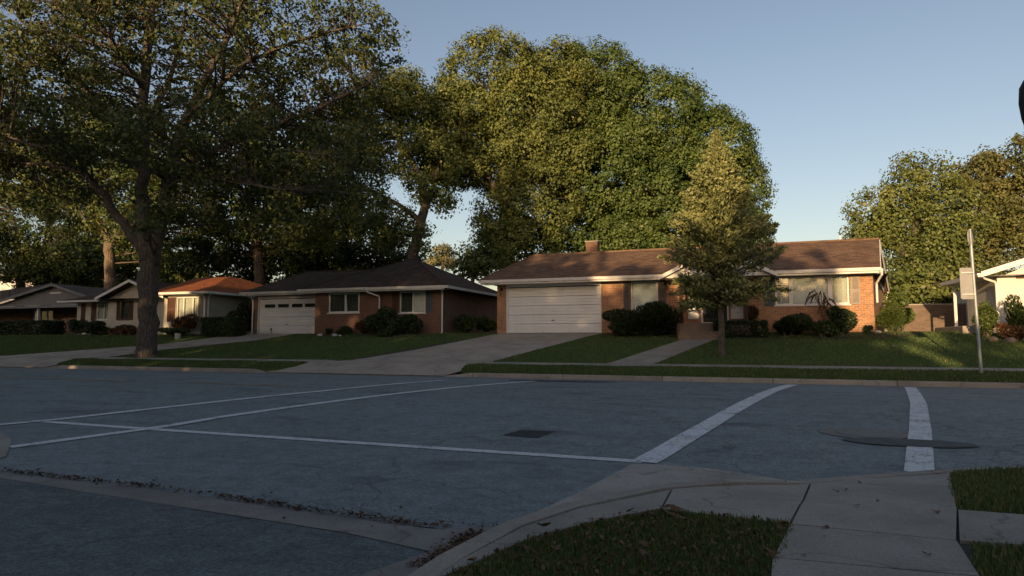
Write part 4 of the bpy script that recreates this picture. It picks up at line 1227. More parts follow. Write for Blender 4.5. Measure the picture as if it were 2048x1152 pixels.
# gable end above the eave on the right: white boards
MB().poly([(4.55, 28.95, 3.80), (6.2, 37.0, 3.55), (5.42, 33.0, 5.52)]).build('gable_end', M['white_siding'], H1)
MB().quad((-11.3, 29.0, 3.78), (5.0, 29.0, 3.78), (6.2, 37.0, 3.78), (-11.3, 37.0, 3.78)).build('ceiling', M['interior'], H1)
# roof: long ridge, hip on the left, gable on the right
ey, ez = 28.36, 3.985
r = MB()
r.slab([(-11.95, ey, ez), (4.66, ey, ez), (5.42, 33.0, 5.69), (-10.75, 33.0, 5.66)], .10)
r.slab([(5.42, 33.0, 5.69), (6.5, 37.5, 3.6), (-11.95, 37.6, 3.98), (-10.75, 33.0, 5.66)], .10)
r.slab([(-11.95, 37.6, 3.98), (-11.95, ey, ez), (-10.75, 33.0, 5.66)], .10)
roof = r.build('roof', M['roof_brown'], H1)
rc = MB()
rc.tube([(-10.75, 33.0, 5.68), (5.42, 33.0, 5.71)], .05, 6)
rc.tube([(-11.95, ey, ez + .01), (-10.75, 33.0, 5.68)], .045, 6)
rc.build('ridge_cap', M['roof_brown'], roof)
ch = MB()
ch.box(-7.98, -7.38, 33.1, 33.7, 5.0, 6.24)
cho = ch.build('chimney', M['brick_red'], roof)
bx('cap', M['concrete'], roof, -8.02, -7.34, 33.06, 33.74, 6.243, 6.31, bevel=.01)
MB().tube([(3.9, 33.3, 5.5), (3.9, 33.3, 5.95)], .05, 8).build('vent_pipe', M['white'], roof)
# white trim
fa = MB()
fa.box(-11.9, 4.62, ey + .02, ey + .06, 3.77, 3.882)
fa.build('fascia', M['white'], H1)
gutter(H1, [(-11.97, ey + .015), (-3.55, ey + .015)], 3.845, 3.97)
gutter(H1, [(.92, ey + .015), (4.68, ey + .015)], 3.845, 3.97)
MB().quad((-11.9, ey + .06, 3.79), (-11.9, 29.0, 3.79), (4.6, 29.0, 3.79), (4.6, ey + .06, 3.79)).build('soffit', M['white'], H1)
rk = MB()
def rake(mb, a, b, hgt=.2, t=.035):
    a, b = Vector(a), Vector(b)
    d = Vector((b.x - a.x, b.y - a.y, 0)).normalized()
    n = Vector((d.y, -d.x, 0)) * t
    lo = Vector((0, 0, -hgt))
    p = [a + lo, b + lo, b + lo + n, a + lo + n, a, b, b + n, a + n]
    mb.add(p, [(0, 1, 2, 3), (4, 7, 6, 5), (0, 4, 5, 1), (1, 5, 6, 2), (2, 6, 7, 3), (3, 7, 4, 0)])
rake(rk, (4.66, ey, 3.97), (5.43, 33.0, 5.67))
rake(rk, (5.43, 33.0, 5.67), (6.51, 37.5, 3.58))
rk.build('rake_board', M['white'], H1)
# garage front
garage_door(H1, -10.78, -6.36, BZ + .08, 3.63, Y)
tr = MB()
tr.box(-10.83, -10.78, Y - .02, Y + .1, BZ, 3.66)
tr.box(-6.36, -6.31, Y - .02, Y + .1, BZ, 3.66)
tr.box(-10.83, -6.31, Y - .025, Y + .1, 3.663, 3.775)
tr.build('garage_trim', M['white'], H1)
window(H1, -4.98, -3.82, 2.22, 3.76, Y, (), .06, 'blind')
shutter(H1, -5.30, -5.02, 2.2, 3.74, Y, 'shutter')
shutter(H1, -3.78, -3.46, 2.2, 3.74, Y, 'shutter')
window(H1, .92, 3.64, 2.62, 3.77, Y, ((1.44, 1.60), (2.87, 3.04)), .06, ['curtain', 'blind', 'curtain'])
shutter(H1, .50, .86, 2.6, 3.74, Y, 'shutter_blue')
shutter(H1, 3.70, 4.02, 2.6, 3.74, Y, 'shutter_tan')
# porch: dark door between two pale panels, two posts, a white gable on top
door = bx('front_door', M['door_dark'], H1, -2.0, -1.0, 29.84, 29.88, 1.92, 3.62)
df = MB()
df.box(-2.075, -2.0, 29.77, 29.86, 1.9, 3.66); df.box(-1.0, -.935, 29.77, 29.86, 1.9, 3.66)
df.box(-2.0, -1.0, 29.77, 29.86, 3.58, 3.66); df.box(-2.0, -1.0, 29.76, 29.86, 1.9, 1.97)
df.build('frame', M['white'], door)
bx('glass', M['glass'], door, -1.88, -1.12, 29.825, 29.832, 2.15, 3.45)
bx('handle', M['metal'], door, -1.13, -1.09, 29.78, 29.835, 2.75, 2.95)
for a, b in ((-2.65, -2.17), (-.85, -.34)):
    sp = MB()
    sp.box(a, a + .04, 29.82, 29.88, 2.11, 3.59); sp.box(b - .04, b, 29.82, 29.88, 2.11, 3.59)
    sp.box(a + .04, b - .04, 29.82, 29.88, 2.11, 2.15); sp.box(a + .04, b - .04, 29.82, 29.88, 3.55, 3.59)
    sp.box(a + .04, b - .04, 29.825, 29.875, 2.60, 2.63)
    o = sp.build('side_panel', M['white'], H1)
    bx('board', M['white_door'], o, a + .04, b - .04, 29.855, 29.87, 2.15, 3.55)
bx('porch_floor', M['tile_brown'], H1, -2.95, -.05, 28.06, 29.78, 1.3, 1.9, bevel=.01)
st = MB()
st.box(-2.8, -1.2, 27.72, 28.055, 1.1, 1.72)
st.box(-2.8, -1.2, 27.36, 27.715, 1.1, 1.54)
st.box(-2.8, -1.2, 27.0, 27.355, 1.0, 1.37)
st.build('steps', M['tile_brown'], H1, bevel=.012)
for x in (-2.75, -.2):
    bx('post', M['wood_dark'], H1, x - .07, x + .07, 28.13, 28.27, 1.9, 3.70, bevel=.008)
bx('beam', M['wood_dark'], H1, -3.4, .78, 28.06, 28.30, 3.70, 3.765)
MB().poly([(-3.42, 28.02, 3.78), (.80, 28.02, 3.78), (-1.31, 28.02, 4.86)]).build('porch_gable', M['white_siding'], H1)
pg = MB()
pg.slab([(-3.62, 27.86, 3.86), (-1.31, 27.86, 5.02), (-1.31, 31.2, 5.02), (-3.62, 29.0, 3.86)], .07)
pg.slab([(-1.31, 27.86, 5.02), (1.0, 27.86, 3.86), (1.0, 29.0, 3.86), (-1.31, 31.2, 5.02)], .07)
pgo = pg.build('porch_roof', M['roof_brown'], H1)
pr_ = MB()
rake(pr_, (-3.62, 27.855, 3.85), (-1.31, 27.855, 5.01), .16)
rake(pr_, (-1.31, 27.855, 5.01), (1.0, 27.855, 3.85), .16)
pr_.build('rake_board', M['white'], pgo)
MB().quad((-3.4, 28.0, 3.775), (-3.4, 29.8, 3.775), (.8, 29.8, 3.775), (.8, 28.0, 3.775)).build('porch_ceiling', M['white'], H1)
downspout(H1, [(4.72, 28.42, 3.83), (4.72, 28.45, 3.70), (4.60, 28.88, 3.42), (4.60, 28.93, 3.3), (4.60, 28.93, 2.65)])
downspout(H1, [(6.42, 37.2, 3.5), (6.3, 37.0, 3.2), (5.86, 35.2, 3.0), (5.84, 35.1, 2.4)])

# lantern beside the garage door
ln = thing('wall_lantern', 'small black lantern on the brick pier left of the garage door', 'lantern', (-11.07, 28.98, 3.4))
bx('back_plate', M['black_metal'], ln, -11.13, -11.01, 28.955, 28.995, 3.5, 3.66)
MB().tube([(-11.07, 28.96, 3.62), (-11.07, 28.86, 3.66), (-11.07, 28.84, 3.58)], .015, 6).build('arm', M['black_metal'], ln)
MB().tube([(-11.07, 28.84, 3.59), (-11.07, 28.84, 3.55)], [.03, .09], 6).build('cap', M['black_metal'], ln)
MB().tube([(-11.07, 28.84, 3.33), (-11.07, 28.84, 3.30)], [.07, .04], 6).build('base', M['black_metal'], ln)
MB().tube([(-11.07, 28.84, 3.55), (-11.07, 28.84, 3.33)], [.075, .06], 6).build('glass', M['glass'], ln)

# ------------------------------------------------------------------ dark brick hip-roofed house next to it
H2 = thing('brick_house', 'dark brick house with low hipped brown roof and windowed garage door', 'house', (-20.3, 33.0, 1.5))
w = MB()
w.wall(-21.8, -17.95, 1.42, 3.70, 29.3, [(-20.98, -19.06, 2.60, 3.66)], .14)
w.wall(-17.95, -14.5, 1.42, 3.70, 29.6, [(-16.9, -15.4, 2.55, 3.66)], .14)
w.quad((-17.95, 29.3, 1.42), (-17.95, 29.6, 1.42), (-17.95, 29.6, 3.7), (-17.95, 29.3, 3.7))
w.wall(-26.75, -21.8, 1.42, 3.70, 30.4, [(-26.5, -22.52, 1.42, 3.66)], .14)
w.quad((-14.5, 29.6, 1.42), (-14.5, 37.6, 1.42), (-14.5, 37.6, 3.7), (-14.5, 29.6, 3.7))
w.quad((-21.8, 30.4, 1.42), (-21.8, 29.3, 1.42), (-21.8, 29.3, 3.7), (-21.8, 30.4, 3.7))
w.quad((-26.75, 37.6, 1.42), (-26.75, 30.4, 1.42), (-26.75, 30.4, 3.7), (-26.75, 37.6, 3.7))
w.quad((-14.5, 37.6, 1.42), (-26.75, 37.6, 1.42), (-26.75, 37.6, 3.7), (-14.5, 37.6, 3.7))
w.build('wall', M['brick_red'], H2)
MB().quad((-26.7, 30.4, 3.69), (-14.5, 29.6, 3.69), (-14.5, 37.6, 3.69), (-26.7, 37.6, 3.69)).build('ceiling', M['interior'], H2)
r = MB()
pk = (-18.15, 33.5, 5.86)
r.slab([(-22.5, 28.75, 3.87), (-13.95, 28.85, 3.86), pk], .1)
r.slab([(-13.95, 28.85, 3.86), (-13.95, 38.2, 3.86), pk], .1)
r.slab([(-13.95, 38.2, 3.86), (-22.5, 38.2, 3.86), pk], .1)
r.slab([(-22.5, 38.2, 3.86), (-22.5, 28.75, 3.87), pk], .1)
roof = r.build('roof', M['roof_dark'], H2)
r = MB()
r.slab([(-27.3, 29.85, 3.90), (-22.0, 29.85, 3.90), (-19.5, 33.6, 5.27), (-25.7, 33.6, 5.36)], .1)
r.slab([(-25.7, 33.6, 5.36), (-19.5, 33.6, 5.27), (-19.5, 38.1, 3.9), (-27.3, 38.1, 3.9)], .1)
r.slab([(-27.3, 38.1, 3.9), (-27.3, 29.85, 3.90), (-25.7, 33.6, 5.36)], .1)
r.build('garage_roof', M['roof_dark'], H2)
rc = MB()
for c in ((-22.5, 28.75, 3.88), (-13.95, 28.85, 3.87)):
    rc.tube([c, (pk[0], pk[1], pk[2] + .02)], .045, 6)
rc.tube([(-25.7, 33.6, 5.38), (-20.2, 33.6, 5.3)], .045, 6)
rc.build('ridge_cap', M['roof_dark'], roof)
MB().box(-22.45, -14.0, 28.82, 28.86, 3.66, 3.775).build('fascia', M['white'], H2)
MB().box(-27.25, -22.0, 29.9, 29.94, 3.70, 3.80).build('fascia', M['white'], H2)
gutter(H2, [(-22.52, 28.78), (-18.3, 28.78)], 3.73, 3.86)
gutter(H2, [(-18.29, 28.80), (-13.93, 28.86), (-13.93, 38.2)], 3.72, 3.85)
gutter(H2, [(-27.32, 29.86), (-22.1, 29.86)], 3.76, 3.89)
MB().quad((-22.4, 28.86, 3.685), (-22.4, 29.6, 3.685), (-14.0, 29.6, 3.685), (-14.0, 28.86, 3.685)).build('soffit', M['white'], H2)
MB().quad((-27.2, 29.94, 3.705), (-27.2, 30.4, 3.705), (-22.0, 30.4, 3.705), (-22.0, 29.94, 3.705)).build('soffit', M['white'], H2)
garage_door(H2, -26.46, -22.54, 1.50, 3.50, 30.4, 4, 3,
            [(-26.1, -25.36, 2.88, 3.22), (-25.18, -24.42, 2.88, 3.22), (-24.24, -23.5, 2.88, 3.22), (-23.36, -22.62, 2.88, 3.22)])
tr = MB()
tr.box(-26.5, -26.46, 30.38, 30.5, 1.42, 3.53); tr.box(-22.54, -22.52, 30.38, 30.5, 1.42, 3.53)
tr.box(-26.5, -22.52, 30.375, 30.5, 3.533, 3.655)
tr.build('garage_trim', M['white'], H2)
wi = window(H2, -20.96, -19.08, 2.62, 3.65, 29.3, ((-19.98, -19.90),), .07, ['curtain_dark', 'curtain_dark'])
MB().add([(-19.84, 29.27, 2.70), (-19.78, 29.27, 2.70), (-19.86, 29.25, 3.40), (-19.90, 29.25, 3.40), (-19.84, 29.3, 2.70), (-19.78, 29.3, 2.70), (-19.86, 29.29, 3.40), (-19.90, 29.29, 3.40)],
         [(0, 1, 2, 3), (4, 7, 6, 5), (0, 3, 7, 4), (1, 5, 6, 2), (3, 2, 6, 7), (0, 4, 5, 1)]).build('open_sash', M['white'], wi)
window(H2, -16.88, -15.42, 2.57, 3.65, 29.6, ((-16.16, -16.10),), .05, ['curtain_dark', 'blind'])
shutter(H2, -15.36, -15.02, 2.55, 3.64, 29.6, 'shutter_blue')
shutter(H2, -17.28, -16.94, 2.55, 3.64, 29.6, 'shutter_brown')
downspout(H2, [(-18.3, 28.72, 3.74), (-18.28, 28.78, 3.62), (-17.86, 29.22, 3.42), (-17.84, 29.24, 3.3), (-17.84, 29.24, 1.5)])
downspout(H2, [(-14.1, 28.80, 3.72), (-14.12, 28.84, 3.66), (-14.42, 29.5, 3.50), (-14.44, 29.54, 3.3), (-14.44, 29.54, 1.6), (-14.40, 29.36, 1.50)])
downspout(H2, [(-26.9, 29.82, 3.76), (-26.85, 30.3, 3.55), (-26.82, 30.34, 3.4), (-26.82, 30.34, 1.6), (-26.82, 30.2, 1.52)])

# ------------------------------------------------------------------ cream house with the red roof
H3 = thing('cream_house', 'cream sided house with front gable, brown shutters and rust red hip roof', 'house', (-35.0, 33.0, 1.5))
w = MB()
w.wall(-40.7, -37.5, 1.4, 3.62, 30.2, [(-39.0, -37.75, 2.45, 3.5)], .12)
w.wall(-37.5, -32.6, 1.4, 3.70, 29.8, [(-36.45, -35.65, 2.45, 3.55)], .12)
w.quad((-37.5, 30.2, 1.4), (-37.5, 29.8, 1.4), (-37.5, 29.8, 3.7), (-37.5, 30.2, 3.7))
w.wall(-32.6, -29.5, 1.4, 3.78, 29.5, [(-31.65, -30.0, 2.25, 3.72)], .12)
w.quad((-32.6, 29.8, 1.4), (-32.6, 29.5, 1.4), (-32.6, 29.5, 3.78), (-32.6, 29.8, 3.78))
w.quad((-40.7, 38, 1.4), (-40.7, 30.2, 1.4), (-40.7, 30.2, 3.62), (-40.7, 38, 3.62))
w.build('wall', M['cream'], H3)
MB().quad((-29.5, 29.5, 1.4), (-29.5, 38, 1.4), (-29.5, 38, 3.78), (-29.5, 29.5, 3.78)).quad((-29.5, 38, 1.4), (-40.7, 38, 1.4), (-40.7, 38, 3.6), (-29.5, 38, 3.78)).build('side_wall', M['beige_wall'], H3)
MB().poly([(-37.55, 29.75, 3.72), (-32.65, 29.75, 3.72), (-35.1, 29.75, 4.66)]).build('front_gable', M['cream'], H3)
MB().quad((-40.6, 30.2, 3.6), (-29.5, 29.6, 3.6), (-29.5, 38, 3.6), (-40.6, 38, 3.6)).build('ceiling', M['interior'], H3)
r = MB()
r.slab([(-37.85, 29.2, 3.80), (-35.1, 29.2, 4.84), (-35.1, 35.0, 4.84), (-37.85, 35.0, 3.80)], .09)
r.slab([(-35.1, 29.2, 4.84), (-32.35, 29.2, 3.80), (-32.35, 35.0, 3.80), (-35.1, 35.0, 4.84)], .09)
r.slab([(-41.5, 29.5, 3.68), (-36.0, 29.5, 3.68), (-36.0, 34.0, 4.9), (-39.8, 34.0, 4.9)], .09)
r.slab([(-39.8, 34.0, 4.9), (-36.0, 34.0, 4.9), (-36.0, 38.5, 3.68), (-41.5, 38.5, 3.68)], .09)
r.slab([(-41.5, 38.5, 3.68), (-41.5, 29.5, 3.68), (-39.8, 34.0, 4.9)], .09)
r.build('roof', M['roof_dark'], H3)
r = MB()
pk = (-31.9, 33.4, 5.25)
r.slab([(-33.4, 29.0, 3.97), (-28.95, 29.0, 3.97), (-31.6, 33.4, 5.25), (-34.2, 33.4, 5.25)], .1)
r.slab([(-28.95, 29.0, 3.97), (-28.95, 38.4, 3.97), (-31.6, 34.6, 5.25), (-31.6, 33.4, 5.25)], .1)
r.slab([(-28.95, 38.4, 3.97), (-37.0, 38.4, 3.97), (-34.2, 34.6, 5.25), (-31.6, 34.6, 5.25)], .1)
r.slab([(-34.2, 33.4, 5.25), (-31.6, 33.4, 5.25), (-31.6, 34.6, 5.25), (-34.2, 34.6, 5.25)], .1)
r.slab([(-36.2, 33.4, 4.6), (-33.4, 29.0, 3.97), (-34.2, 33.4, 5.25), (-34.2, 34.6, 5.25), (-37.0, 38.4, 3.97)], .1)
red = r.build('red_roof', M['roof_red'], H3)
rt = MB()
rake(rt, (-37.87, 29.19, 3.79), (-35.1, 29.19, 4.83), .16)
rake(rt, (-35.1, 29.19, 4.83), (-32.33, 29.19, 3.79), .16)
rt.build('rake_board', M['white'], H3)
gutter(H3, [(-33.3, 29.02), (-28.92, 29.02), (-28.92, 38.4)], 3.83, 3.96)
gutter(H3, [(-41.52, 29.52), (-37.9, 29.52)], 3.57, 3.68)
MB().quad((-33.2, 29.02, 3.80), (-33.2, 29.5, 3.80), (-29.0, 29.5, 3.80), (-29.0, 29.02, 3.80)).quad((-29.5, 29.4, 3.802), (-29.5, 38.2, 3.802), (-28.95, 38.2, 3.802), (-28.95, 29.4, 3.802)).build('soffit', M['white'], H3)
MB().quad((-37.6, 29.2, 3.70), (-37.6, 29.8, 3.70), (-32.6, 29.8, 3.70), (-32.6, 29.2, 3.70)).quad((-41.4, 29.52, 3.6), (-41.4, 30.2, 3.6), (-37.5, 30.2, 3.6), (-37.5, 29.52, 3.6)).build('soffit', M['white'], H3)
window(H3, -38.98, -37.77, 2.47, 3.48, 30.2, ((-38.40, -38.36),), .05, ['curtain', 'curtain'], mat='white')
shutter(H3, -39.40, -39.02, 2.42, 3.52, 30.2, 'shutter_brown')
shutter(H3, -37.74, -37.52, 2.42, 3.52, 30.2, 'shutter_brown')
shutter(H3, -40.3, -39.95, 2.42, 3.52, 30.2, 'shutter_brown')
window(H3, -36.43, -35.67, 2.47, 3.53, 29.8, (), .05, 'curtain_dark', mat='shutter_brown')
shutter(H3, -36.72, -36.47, 2.42, 3.58, 29.8, 'shutter_brown')
shutter(H3, -35.63, -35.38, 2.42, 3.58, 29.8, 'shutter_brown')
window(H3, -31.63, -30.02, 2.27, 3.70, 29.5, ((-31.15, -31.08), (-30.45, -30.38)), .06, ['curtain', 'curtain', 'curtain'])
shutter(H3, -32.3, -31.7, 2.27, 3.70, 29.5, 'shutter_brown')
shutter(H3, -29.96, -29.66, 2.27, 3.70, 29.5, 'shutter_tan')
downspout(H3, [(-29.3, 29.0, 3.84), (-29.42, 29.36, 3.6), (-29.43, 29.4, 3.5), (-29.43, 29.4, 1.5)])
downspout(H3, [(-28.9, 29.3, 3.84), (-29.38, 29.62, 3.6), (-29.42, 29.66, 3.5), (-29.42, 29.66, 1.5)])

# ------------------------------------------------------------------ grey gabled house at the far left
H4 = thing('grey_house', 'grey sided gable house with deep dark porch at the far left', 'house', (-46.5, 32.5, 1.5))
w = MB()
w.wall(-64.0, -43.0, 1.4, 3.6, 34.0, [(-50.4, -48.3, 2.5, 3.4)], .12)
w.quad((-43.0, 34, 1.4), (-43.0, 40, 1.4), (-43.0, 40, 3.6), (-43.0, 34, 3.6))
w.quad((-64.0, 40, 1.4), (-64.0, 34, 1.4), (-64.0, 34, 3.6), (-64.0, 40, 3.6))
w.build('wall', M['brick_dark'], H4)
MB().poly([(-64.0, 32.2, 3.62), (-41.9, 32.2, 3.62), (-41.9, 32.2, 3.95), (-45.55, 32.2, 5.0), (-51.2, 32.2, 3.8), (-64.0, 32.2, 3.68)]).build('front_gable', M['grey_siding'], H4)
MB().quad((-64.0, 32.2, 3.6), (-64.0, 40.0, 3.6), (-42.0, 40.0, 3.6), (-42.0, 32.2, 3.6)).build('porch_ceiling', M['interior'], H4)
r = MB()
r.slab([(-51.6, 31.9, 3.92), (-45.55, 31.9, 5.12), (-47.2, 40.0, 5.15), (-65.0, 40.0, 4.9), (-65.0, 31.9, 3.75)], .1)
r.slab([(-45.55, 31.9, 5.12), (-41.3, 31.9, 3.95), (-41.3, 40.0, 3.95), (-47.2, 40.0, 5.15)], .1)
r.build('roof', M['roof_grey'], H4)
rt = MB()
rake(rt, (-51.6, 31.88, 3.91), (-45.55, 31.88, 5.11), .18)
rake(rt, (-45.55, 31.88, 5.11), (-41.3, 31.88, 3.94), .18)
rt.box(-64.0, -41.9, 32.1, 32.16, 3.44, 3.6)
rt.build('rake_board', M['grey_siding'], H4)
bx('gable_vent', M['white'], H4, -46.1, -45.0, 32.15, 32.19, 4.42, 4.52)
window(H4, -50.38, -48.32, 2.52, 3.38, 34.0, ((-49.7, -49.62), (-49.0, -48.92)), .06, 'curtain_dark')
bx('post', M['white'], H4, -47.52, -47.38, 32.3, 32.44, 1.45, 3.6)
bx('brick_pier', M['brick_tan'], H4, -45.9, -45.1, 33.0, 33.9, 1.45, 2.7)
fb = thing('wood_gate', 'brown board gate beside the grey house porch', 'gate', (-44.0, 32.6, 1.5))
for i in range(14):
    x = -45.0 + i * .17
    bx('board', M['wood_brown'], fb, x, x + .155, 32.58, 32.61, 1.47, 2.72 + .03 * rnd.random())
for z in (1.8, 2.45):
    bx('rail', M['wood_brown'], fb, -45.02, -42.6, 32.613, 32.66, z, z + .09)

H5 = thing('pale_house', 'pale flat roofed building showing above the grey roof at far left', 'house', (-88, 57, 1.5))
bx('wall', M['stucco'], H5, -96, -84.6, 55, 64, 1.4, 9.0)
bx('parapet', M['white'], H5, -96.1, -84.5, 54.9, 64.1, 9.003, 9.35)
bx('wing', M['stucco'], H5, -84.58, -82.2, 56, 64, 1.4, 8.6)
bx('trim', M['white'], H5, -84.55, -82.1, 55.9, 64, 8.603, 8.85)

# ------------------------------------------------------------------ white house on the right edge
H6 = thing('white_house', 'cream white gabled house at the right edge with small porch', 'house', (12.0, 32.0, 1.5))
w = MB()
w.wall(8.42, 16.0, 1.4, 3.45, 28.5, [(9.6, 10.8, 2.3, 3.35)], .12)
w.poly([(8.42, 28.5, 3.45), (16.0, 28.5, 3.45), (13.0, 28.5, 5.0), (12.0, 28.5, 5.0)])
w.quad((8.35, 31.9, 1.4), (8.42, 28.5, 1.4), (8.42, 28.5, 3.55), (8.35, 31.9, 3.55))
w.quad((9.5, 38.0, 1.4), (9.5, 31.9, 1.4), (9.5, 31.9, 3.55), (9.5, 38.0, 3.55))
w.quad((8.35, 31.9, 1.4), (8.35, 31.9, 3.55), (9.5, 31.9, 3.55), (9.5, 31.9, 1.4))
w.build('wall', M['stucco'], H6)
r = MB()
r.slab([(7.8, 27.95, 3.66), (12.5, 27.95, 5.22), (12.5, 32.3, 5.22), (7.62, 32.3, 3.60)], .1)
r.slab([(12.5, 27.95, 5.22), (17.2, 27.95, 3.66), (17.2, 38.5, 3.66), (12.5, 38.5, 5.22)], .1)
r.slab([(9.0, 32.3, 4.05), (12.5, 32.3, 5.22), (12.5, 38.5, 5.22), (9.0, 38.5, 4.05)], .1)
r.build('roof', M['roof_brown'], H6)
rt = MB()
rake(rt, (7.78, 27.94, 3.65), (12.5, 27.94, 5.21), .2)
rake(rt, (12.5, 27.94, 5.21), (17.2, 27.94, 3.65), .2)
rt.build('rake_board', M['white'], H6)
bx('ledge', M['shutter_brown'], H6, 9.0, 11.4, 28.40, 28.49, 3.42, 3.47)
gutter(H6, [(7.60, 32.3), (7.78, 27.97)][::-1][::-1], 3.46, 3.6)
MB().quad((7.66, 27.95, 3.52), (7.55, 32.3, 3.46), (9.5, 32.3, 3.46), (9.5, 27.95, 3.52)).build('soffit', M['white'], H6)
downspout(H6, [(7.84, 28.05, 3.5), (7.95, 28.2, 3.42), (8.33, 28.42, 3.30), (8.37, 28.44, 3.2), (8.37, 28.44, 1.5)])
bx('post', M['white'], H6, 7.76, 7.86, 31.4, 31.5, 1.5, 3.46)
bx('porch_step', M['concrete'], H6, 7.3, 8.38, 28.6, 32.6, 1.2, 1.72, bevel=.02)

# garden wall between the two right-hand houses
GW = thing('garden_wall', 'weathered brown brick garden wall between the brick and the white house', 'wall', (8.0, 36.6, 1.5))
bx('brickwork', M['brick_wall'], GW, 6.3, 9.45, 36.5, 36.72, 1.45, 2.86)
bx('coping', M['concrete'], GW, 6.28, 9.46, 36.46, 36.76, 2.863, 2.93, bevel=.01)

# sign post on the right-hand parkway
SP = thing('sign_post', 'tall galvanised steel sign post at the kerb, its sign turned away', 'sign', (5.6, 20.62, .30))
mb = MB()
mb.tube([(5.63, 20.62, .2), (5.58, 20.62, 2.2), (5.55, 20.62, 3.72)], .042, 8)
mb.build('pole', M['metal'], SP)
pl = MB()
def signplate(mb, cx, cy, cz, w_, h_, ang, t=.008, r=.05):
    c, s = math.cos(ang), math.sin(ang)
    prof = []
    for sx, sz, a0 in ((1, 1, 0), (-1, 1, 90), (-1, -1, 180), (1, -1, 270)):
        for k in range(4):
            a = math.radians(a0 + k * 30)
            prof.append((sx * (w_ / 2 - r) + r * math.cos(a), sz * (h_ / 2 - r) + r * math.sin(a)))
    n = len(prof)
    vs_ = [(cx + u * c - d * s, cy + u * s + d * c, cz + v_) for d in (-t, t) for u, v_ in prof]
    mb.add(vs_, [tuple(range(n)), tuple(range(2 * n - 1, n - 1, -1))] + [(i, n + i, n + (i + 1) % n, (i + 1) % n) for i in range(n)])
signplate(pl, 5.40, 20.57, 2.70, .34, .84, .25)
plate = pl.build('sign_plate', M['sign_back'], SP)
bx('brace', M['metal'], plate, 5.28, 5.56, 20.53, 20.548, 2.98, 3.0)
bx('brace', M['metal'], plate, 5.28, 5.56, 20.53, 20.548, 2.40, 2.42)
bl = MB()
signplate(bl, 5.545, 20.62, 3.92, .60, .44, math.radians(66), .012, .2)
bl.build('street_name_blade', M['sign_back'], SP)
MB().tube([(5.55, 20.62, 3.70), (5.547, 20.62, 4.16)], .03, 8).build('bracket', M['metal'], SP)

# unidentified dark object, hung from an added arm and post; only its left side reaches into the picture at the upper right
PL = thing('dark_object', 'dark rounded unidentified object cut off by the upper right picture edge', 'object', (3.45, 7.45, .1))
LX, LY = 2.55, 7.45
MB().tube([(LX, LY, 3.71), (LX, LY, 3.68), (LX, LY, 3.61), (LX, LY, 3.46), (LX, LY, 3.31), (LX, LY, 3.25)], [.01, .045, .08, .09, .075, .06], 16).build('object_head', M['black_metal'], PL, smooth=True)
MB().tube([(LX, LY, 3.27), (LX, LY, 2.88)], [.06, .055], 12).build('object_stem', M['black_metal'], PL, smooth=True)
MB().tube([(LX, LY, 3.70), (LX + .1, LY, 3.82), (LX + .5, LY, 3.92), (LX + .9, LY, 3.85)], .025, 8).build('arm', M['black_metal'], PL)
MB().tube([(LX + .9, LY, .02), (LX + .9, LY, 4.00)], [.07, .05], 10).build('post', M['black_metal'], PL)
# ------------------------------------------------------------------ trees
make_tree('street_tree', 'huge old street tree with thick forked grey trunk by the left driveway', TREES['street'], 'leaf_street', 'bark', 101, leaf=.165, clump=.6, per=46, dens=.58, twigs=1500, jitter=.07, sides=14, inner=.35, scatter=1.0)
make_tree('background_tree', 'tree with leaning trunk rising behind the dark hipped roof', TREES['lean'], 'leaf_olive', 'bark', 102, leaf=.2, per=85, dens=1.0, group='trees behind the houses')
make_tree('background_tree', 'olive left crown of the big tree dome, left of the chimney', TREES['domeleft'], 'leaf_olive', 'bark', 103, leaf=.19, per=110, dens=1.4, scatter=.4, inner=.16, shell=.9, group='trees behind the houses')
make_tree('background_tree', 'very large deep green rounded tree behind the brick chimney', TREES['domeright'], 'leaf_green', 'bark', 104, leaf=.2, per=105, dens=1.5, scatter=.4, inner=.16, shell=.9, group='trees behind the houses')
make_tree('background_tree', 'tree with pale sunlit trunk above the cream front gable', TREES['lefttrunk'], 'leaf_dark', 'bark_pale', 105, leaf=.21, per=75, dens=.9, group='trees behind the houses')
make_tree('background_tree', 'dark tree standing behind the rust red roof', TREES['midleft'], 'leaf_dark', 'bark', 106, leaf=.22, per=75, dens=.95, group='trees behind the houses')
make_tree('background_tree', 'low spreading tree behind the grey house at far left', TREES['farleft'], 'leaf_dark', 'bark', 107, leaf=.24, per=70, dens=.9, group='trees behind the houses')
make_tree('background_tree', 'tall olive tree far behind the street tree at left', TREES['highleft'], 'leaf_olive', 'bark', 108, leaf=.25, per=70, dens=.8, group='trees behind the houses')
make_tree('background_tree', 'rounded sunlit tree right of the brown gable roof', TREES['rightlit'], 'leaf_olive', 'bark', 109, leaf=.2, per=85, dens=1.2, group='trees behind the houses')
make_tree('background_tree', 'tall brownish tree behind the white house at the right edge', TREES['rightbrown'], 'leaf_brown', 'bark', 110, leaf=.22, per=75, dens=1.0, group='trees behind the houses')
make_tree('background_tree', 'small pale hazy tree seen through the gap between the crowns', TREES['pale'], 'leaf_pale', 'bark_pale', 111, leaf=.3, clump=.7, dens=.7, twigs=60, group='trees behind the houses')
make_tree('background_tree', 'low bushy tree behind the garden wall', TREES['backshrub'], 'leaf_olive', 'bark', 112, leaf=.24, clump=.6, dens=1.0, twigs=60, group='trees behind the houses')
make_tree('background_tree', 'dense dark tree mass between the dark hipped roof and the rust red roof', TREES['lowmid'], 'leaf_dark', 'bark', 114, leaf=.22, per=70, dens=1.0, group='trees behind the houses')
make_tree('background_tree', 'dark tree filling the gap above the cream and grey roofs', TREES['lowleft'], 'leaf_dark', 'bark', 115, leaf=.24, per=70, dens=1.0, group='trees behind the houses')
